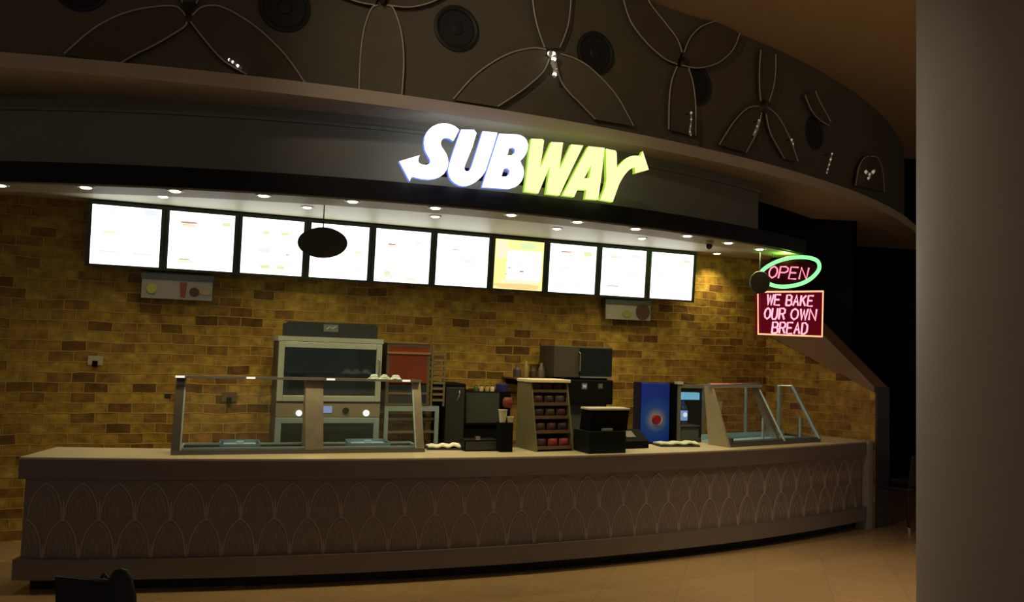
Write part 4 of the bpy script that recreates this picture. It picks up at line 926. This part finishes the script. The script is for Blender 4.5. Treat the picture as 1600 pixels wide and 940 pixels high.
# receipt printer/till on the counter in front of the brewer
a = on_z(922, 709, 1.0); b = on_z(976, 707, 1.0); PF = Fr(a, math.atan2(b.y-a.y, b.x-a.x)-.05); pw = (b-a).length
ph = .41
t = thing('cash_register', PF.o, 'black cash register with a pale top edge on the counter', 'cash register')
obj('register_body', MB().box(PF, -.01, pw, 0, .30, 0, .20), mat('register_green_black', (.006, .012, .009), .5, spec=.15), t, bevel=.006)
obj('display_head', MB().prism([[PF(.02, .05, .20), PF(.02, .02, ph-.02), PF(.02, .20, ph-.02), PF(.02, .24, .20)]], PF.X*(pw*1.05)), blk, t)
obj('top_plate', MB().box(PF, .0, pw*1.12, .01, .20, ph-.02, ph), mat('pale_plate', (.62, .58, .46), .35), t, bevel=.006)
obj('key_glint', MB().box(PF, pw*.35, pw*.62, .005, .04, .205, .225), mat('key_grey', (.32, .31, .24), .4), t)
a = on_z(978, 701, 1.0); PF2 = Fr(a, PF.yaw+.05)
t = thing('card_terminal', PF2.o, 'small black card terminal right of the cash register', 'card terminal')
obj('terminal_base', MB().prism([[PF2(0, 0, 0), PF2(0, 0, .07), PF2(0, .16, .17), PF2(0, .20, .17), PF2(0, .20, 0)]], PF2.X*.27), blk, t)
obj('screen', MB().prism([[PF2(.04, .045, .103), PF2(.04, .125, .153), PF2(.15, .125, .153), PF2(.15, .045, .103)]], Vector((0, 0, .004))), mat('terminal_screen', (.16, .16, .15), .3), t)
# blue drink cooler front with round emblem, and red-white cup before it
x0, x1, zt1, zb1 = bbox_fr(1001, 1047, 597, 690, -.55)
t = thing('drink_dispenser', WALL((x0+x1)/2, -.4, .84), 'blue drink dispenser with a round red emblem, behind the card terminal', 'drink machine')
BD = Fr(WALL((x0+x1)/2, -.55, 0), WYAW); hw = (x1-x0)/2
bluem = bpy.data.materials.new('dispenser_blue'); bluem.use_nodes = True; nt = bluem.node_tree; b_ = nt.nodes['Principled BSDF']
tcx = nt.nodes.new('ShaderNodeTexCoord'); mp = nt.nodes.new('ShaderNodeMapping'); gr = nt.nodes.new('ShaderNodeTexGradient'); gr.gradient_type = 'SPHERICAL'
qx, qz = BD.px(1025, 655, 0)
tagc = BD(qx, 0, qz)-WALL((x0+x1)/2, -.4, .84)
mp.inputs['Location'].default_value = (-tagc.x*3.3, -tagc.y*3.3, -tagc.z*3.3); mp.inputs['Scale'].default_value = (3.3, 3.3, 3.3)
cr = nt.nodes.new('ShaderNodeValToRGB'); cr.color_ramp.elements[0].color = (.004, .02, .24, 1); cr.color_ramp.interpolation = 'EASE'; cr.color_ramp.elements[1].color = (.26, .24, .16, 1); cr.color_ramp.elements[1].position = 1
e_ = cr.color_ramp.elements.new(.45); e_.color = (.008, .05, .26, 1)
nt.links.new(tcx.outputs['Object'], mp.inputs[0]); nt.links.new(mp.outputs[0], gr.inputs[0]); nt.links.new(gr.outputs['Fac'], cr.inputs[0]); nt.links.new(cr.outputs[0], b_.inputs['Base Color']); nt.links.new(cr.outputs[0], b_.inputs['Emission Color']); b_.inputs['Emission Strength'].default_value = .22
obj('housing', MB().box(BD, -hw+.01, hw, .02, .20, .84, zt1), mat('navy_housing', (.006, .012, .08), .35), t, bevel=.01)
fp = obj('lit_front_panel', MB().box(BD, -hw+.01, hw-.01, 0, .02, .90, zt1-.01), bluem, t, bevel=.004)
obj('emblem', MB().lathe(Fr(BD(qx, 0, qz), WYAW), [(.050, -.03), (.056, -.015), (.056, 0)], ax='y', n=24), mat('emblem_red', (.30, .015, .03), .4), fp, smooth=True)
cres = [(.064*math.cos(a_), .064*math.sin(a_)) for a_ in [(-80+k*14)*PI/180 for k in range(9)]]+[(.040*math.cos(a_)+.010, .056*math.sin(a_)) for a_ in [(32-k*14)*PI/180 for k in range(9)]]
obj('emblem_crescent', MB().prism([[BD(qx+u, -.034, qz+v) for u, v in cres]], BD.Y*.01), mat('emblem_white', (.50, .42, .36), .4), fp)

# small glass-door fridge between dispenser and the right guard
x0, x1, zt1, zb1 = bbox_fr(1057, 1099, 600, 690, -.62)
KF = Fr(WALL(x0, -.66, 0), WYAW-.0); kw = x1-x0
t = thing('drink_fridge', KF(kw/2, .3, 0), 'narrow grey drink fridge with a blue lit bottle inside, behind the right tray', 'fridge')
kg = mat('fridge_grey', (.20, .20, .15), .4, metal=.2)
mb = MB().box(KF, 0, .025, .03, .55, .05, zt1).box(KF, kw-.025, kw, .03, .55, .05, zt1).box(KF, .025, kw-.025, .03, .55, zt1-.05, zt1).box(KF, .025, kw-.025, .03, .55, .05, .10).box(KF, .025, kw-.025, .52, .55, .10, zt1-.05)
obj('cabinet', mb, blk, t)
mb = MB().box(KF, 0, .03, 0, .03, .06, zt1).box(KF, kw-.03, kw, 0, .03, .06, zt1).box(KF, .03, kw-.03, 0, .03, zt1-.045, zt1).box(KF, .03, kw-.03, 0, .03, .06, .11)
d = obj('door', mb, kg, t); obj('door_glass', MB().box(KF, .03, kw-.03, .01, .016, .11, zt1-.045), glassm, d)
obj('foot', MB().box(KF, .02, kw-.02, .05, .5, 0, .05), blackm, t)
hx0, hz0 = KF.px(1056, 603, .0); obj('corner_lamp', MB().box(KF, -.03, .05, -.02, .05, zt1, zt1+.03), mat('pale_corner', (.5, .5, .40), .4), t)
cz1 = KF.px(1077, 613, .1)[1]; cz2 = KF.px(1077, 628, .1)[1]; cz3 = KF.px(1077, 657, .1)[1]
shz = cz3-.05
obj('shelf', MB().box(KF, .03, kw-.03, .05, .5, shz-.01, shz), steel, t)
obj('lower_panel', MB().box(KF, .035, kw-.035, .08, .10, .9 if shz > .95 else .6, shz-.015), mat('fridge_steel_inside', (.10, .13, .13), .4), t)
obj('lamp_box', MB().box(KF, .05, kw-.03, .08, .16, cz2+.03, cz1), glow('fridge_lamp', (.16, .45, .62), .8), t)
bt = thing('water_bottle', KF(kw*.5, .16, shz), 'blue-lit bottle with a pale wrapped label inside the drink fridge', 'bottle')
BX = Fr(KF(kw*.46, .18, shz), WYAW)
obj('bottle_body', MB().lathe(BX, [(.055, 0), (.06, .02), (.06, cz2-shz-.06), (.03, cz2-shz-.02), (.025, cz2-shz+.01)], n=20), mat('bottle_navy', (.02, .05, .16), .25), bt, smooth=True)
lbm = glow('label_blue', (.20, .32, .62), .75)
o = obj('wrapped_label', MB().lathe(BX, [(.062, .05), (.062, cz2-shz-.10)], n=20), lbm, bt, smooth=True)
lh = (cz2-shz-.10+.05)/2
obj('label_crest', MB().lathe(Fr(BX(0, -.062, lh+.01), WYAW), [(.028, -.004), (.028, .003)], ax='y', n=16), glow('label_white', (.75, .82, .95), .8), o)

# ------------------------------------------------------------------ wall sockets
def socket(x, y, s, label, plug=True, col=(.55, .50, .38)):
    sx, sz = WALL.px(x, y, -.01); F_ = Fr(WALL(sx, 0, sz), WYAW)
    t = thing('wall_socket', F_.o, label, 'socket', 'sockets on the brick wall')
    obj('face_plate', MB().box(F_, -s, s, -.012, 0, -s*.7, s*.7), mat('plate_%d' % int(col[0]*100), col, .4), t, bevel=.003)
    if plug:
        p_ = obj('plug', MB().box(F_, -.022, .022, -.05, -.012, -s*.9, -.0), blk, t, bevel=.004)
socket(149, 563, .065, 'pale wall socket with black plug, on the bricks at the left')
socket(262, 618, .03, 'tiny dark socket on the bricks left of the long sneeze guard', False, (.03, .025, .02))
socket(358, 620, .075, 'brown wall socket seen through the long sneeze guard', True, (.14, .10, .05))

# ------------------------------------------------------------------ dark chairs: foreground left, and in the far dark corner
def chair(F_, label, tips=False, hb=.98, m_=None, ww=.21):
    m_ = m_ or mat('chair_black', (.012, .012, .012), .5)
    t = thing('chair', F_.o, label, 'chair')
    obj('seat', MB().box(F_, -ww, ww, -.21, .21, .44, .48), m_, t, bevel=.015)
    for sx in (-1, 1):
        for sy in (-1, 1):
            top_ = .44 if sy > 0 else .46
            l = obj('leg', MB().tube([F_(sx*(ww-.02), sy*.19, top_), F_(sx*(ww+.01), sy*.22, 0)], [.018, .013], n=8), m_, t)
            if tips: obj('chrome_foot', MB().lathe(Fr(F_(sx*(ww+.01), sy*.22, 0), 0), [(.02, 0), (.02, .04), (.015, .05)], n=12), mat('chrome', (.9, .85, .75), .1, metal=1), l)
    mb = MB()
    mb.tube([F_(-ww+.02, -.20, .46), F_(-ww+.02, -.25, hb), F_(ww-.02, -.25, hb), F_(ww-.02, -.20, .46)], .016, n=8)
    obj('back_frame', mb, m_, t)
    obj('backrest', MB().prism([[F_(-ww, -.235, hb-.34), F_(-ww*.8, -.26, hb), F_(ww*.8, -.26, hb), F_(ww, -.235, hb-.34)]], F_.Y*.03), m_, t, bevel=.008)
    return t
p = on_z(140, 906, .78); chf = Fr((p.x, p.y+.25, 0), -.1); chair(chf, 'black chair in the bottom left foreground', hb=.78, ww=.15)
p = on_z(189, 887, .835); bf = Fr((p.x, p.y, 0), .1)
t = thing('bag', (p.x, p.y, .45), 'black rounded bag at the right corner of the foreground chair', 'bag')
obj('bag_body', MB().lathe(bf, [(.001, .44), (.075, .46), (.085, .58), (.075, .70), (.052, .79), (.03, .825), (.001, .835)], n=20, sz=.8), mat('bag_black', (.008, .010, .012), .6), t, smooth=True)
obj('strap', MB().tube([bf(-.05, 0, .78), bf(-.085, .03, .80), bf(-.12, .03, .74)], .008), mat('chair_black', (.012, .012, .012), .5), t)
p = on_z(1410, 832, 0); chair(Fr((p.x+.12, p.y+.35, 0), .7), 'dark chair with chrome feet in the dark corner beside the column', True, hb=.85)

for o in bpy.data.objects:
    if '_w' in o: del o['_w']
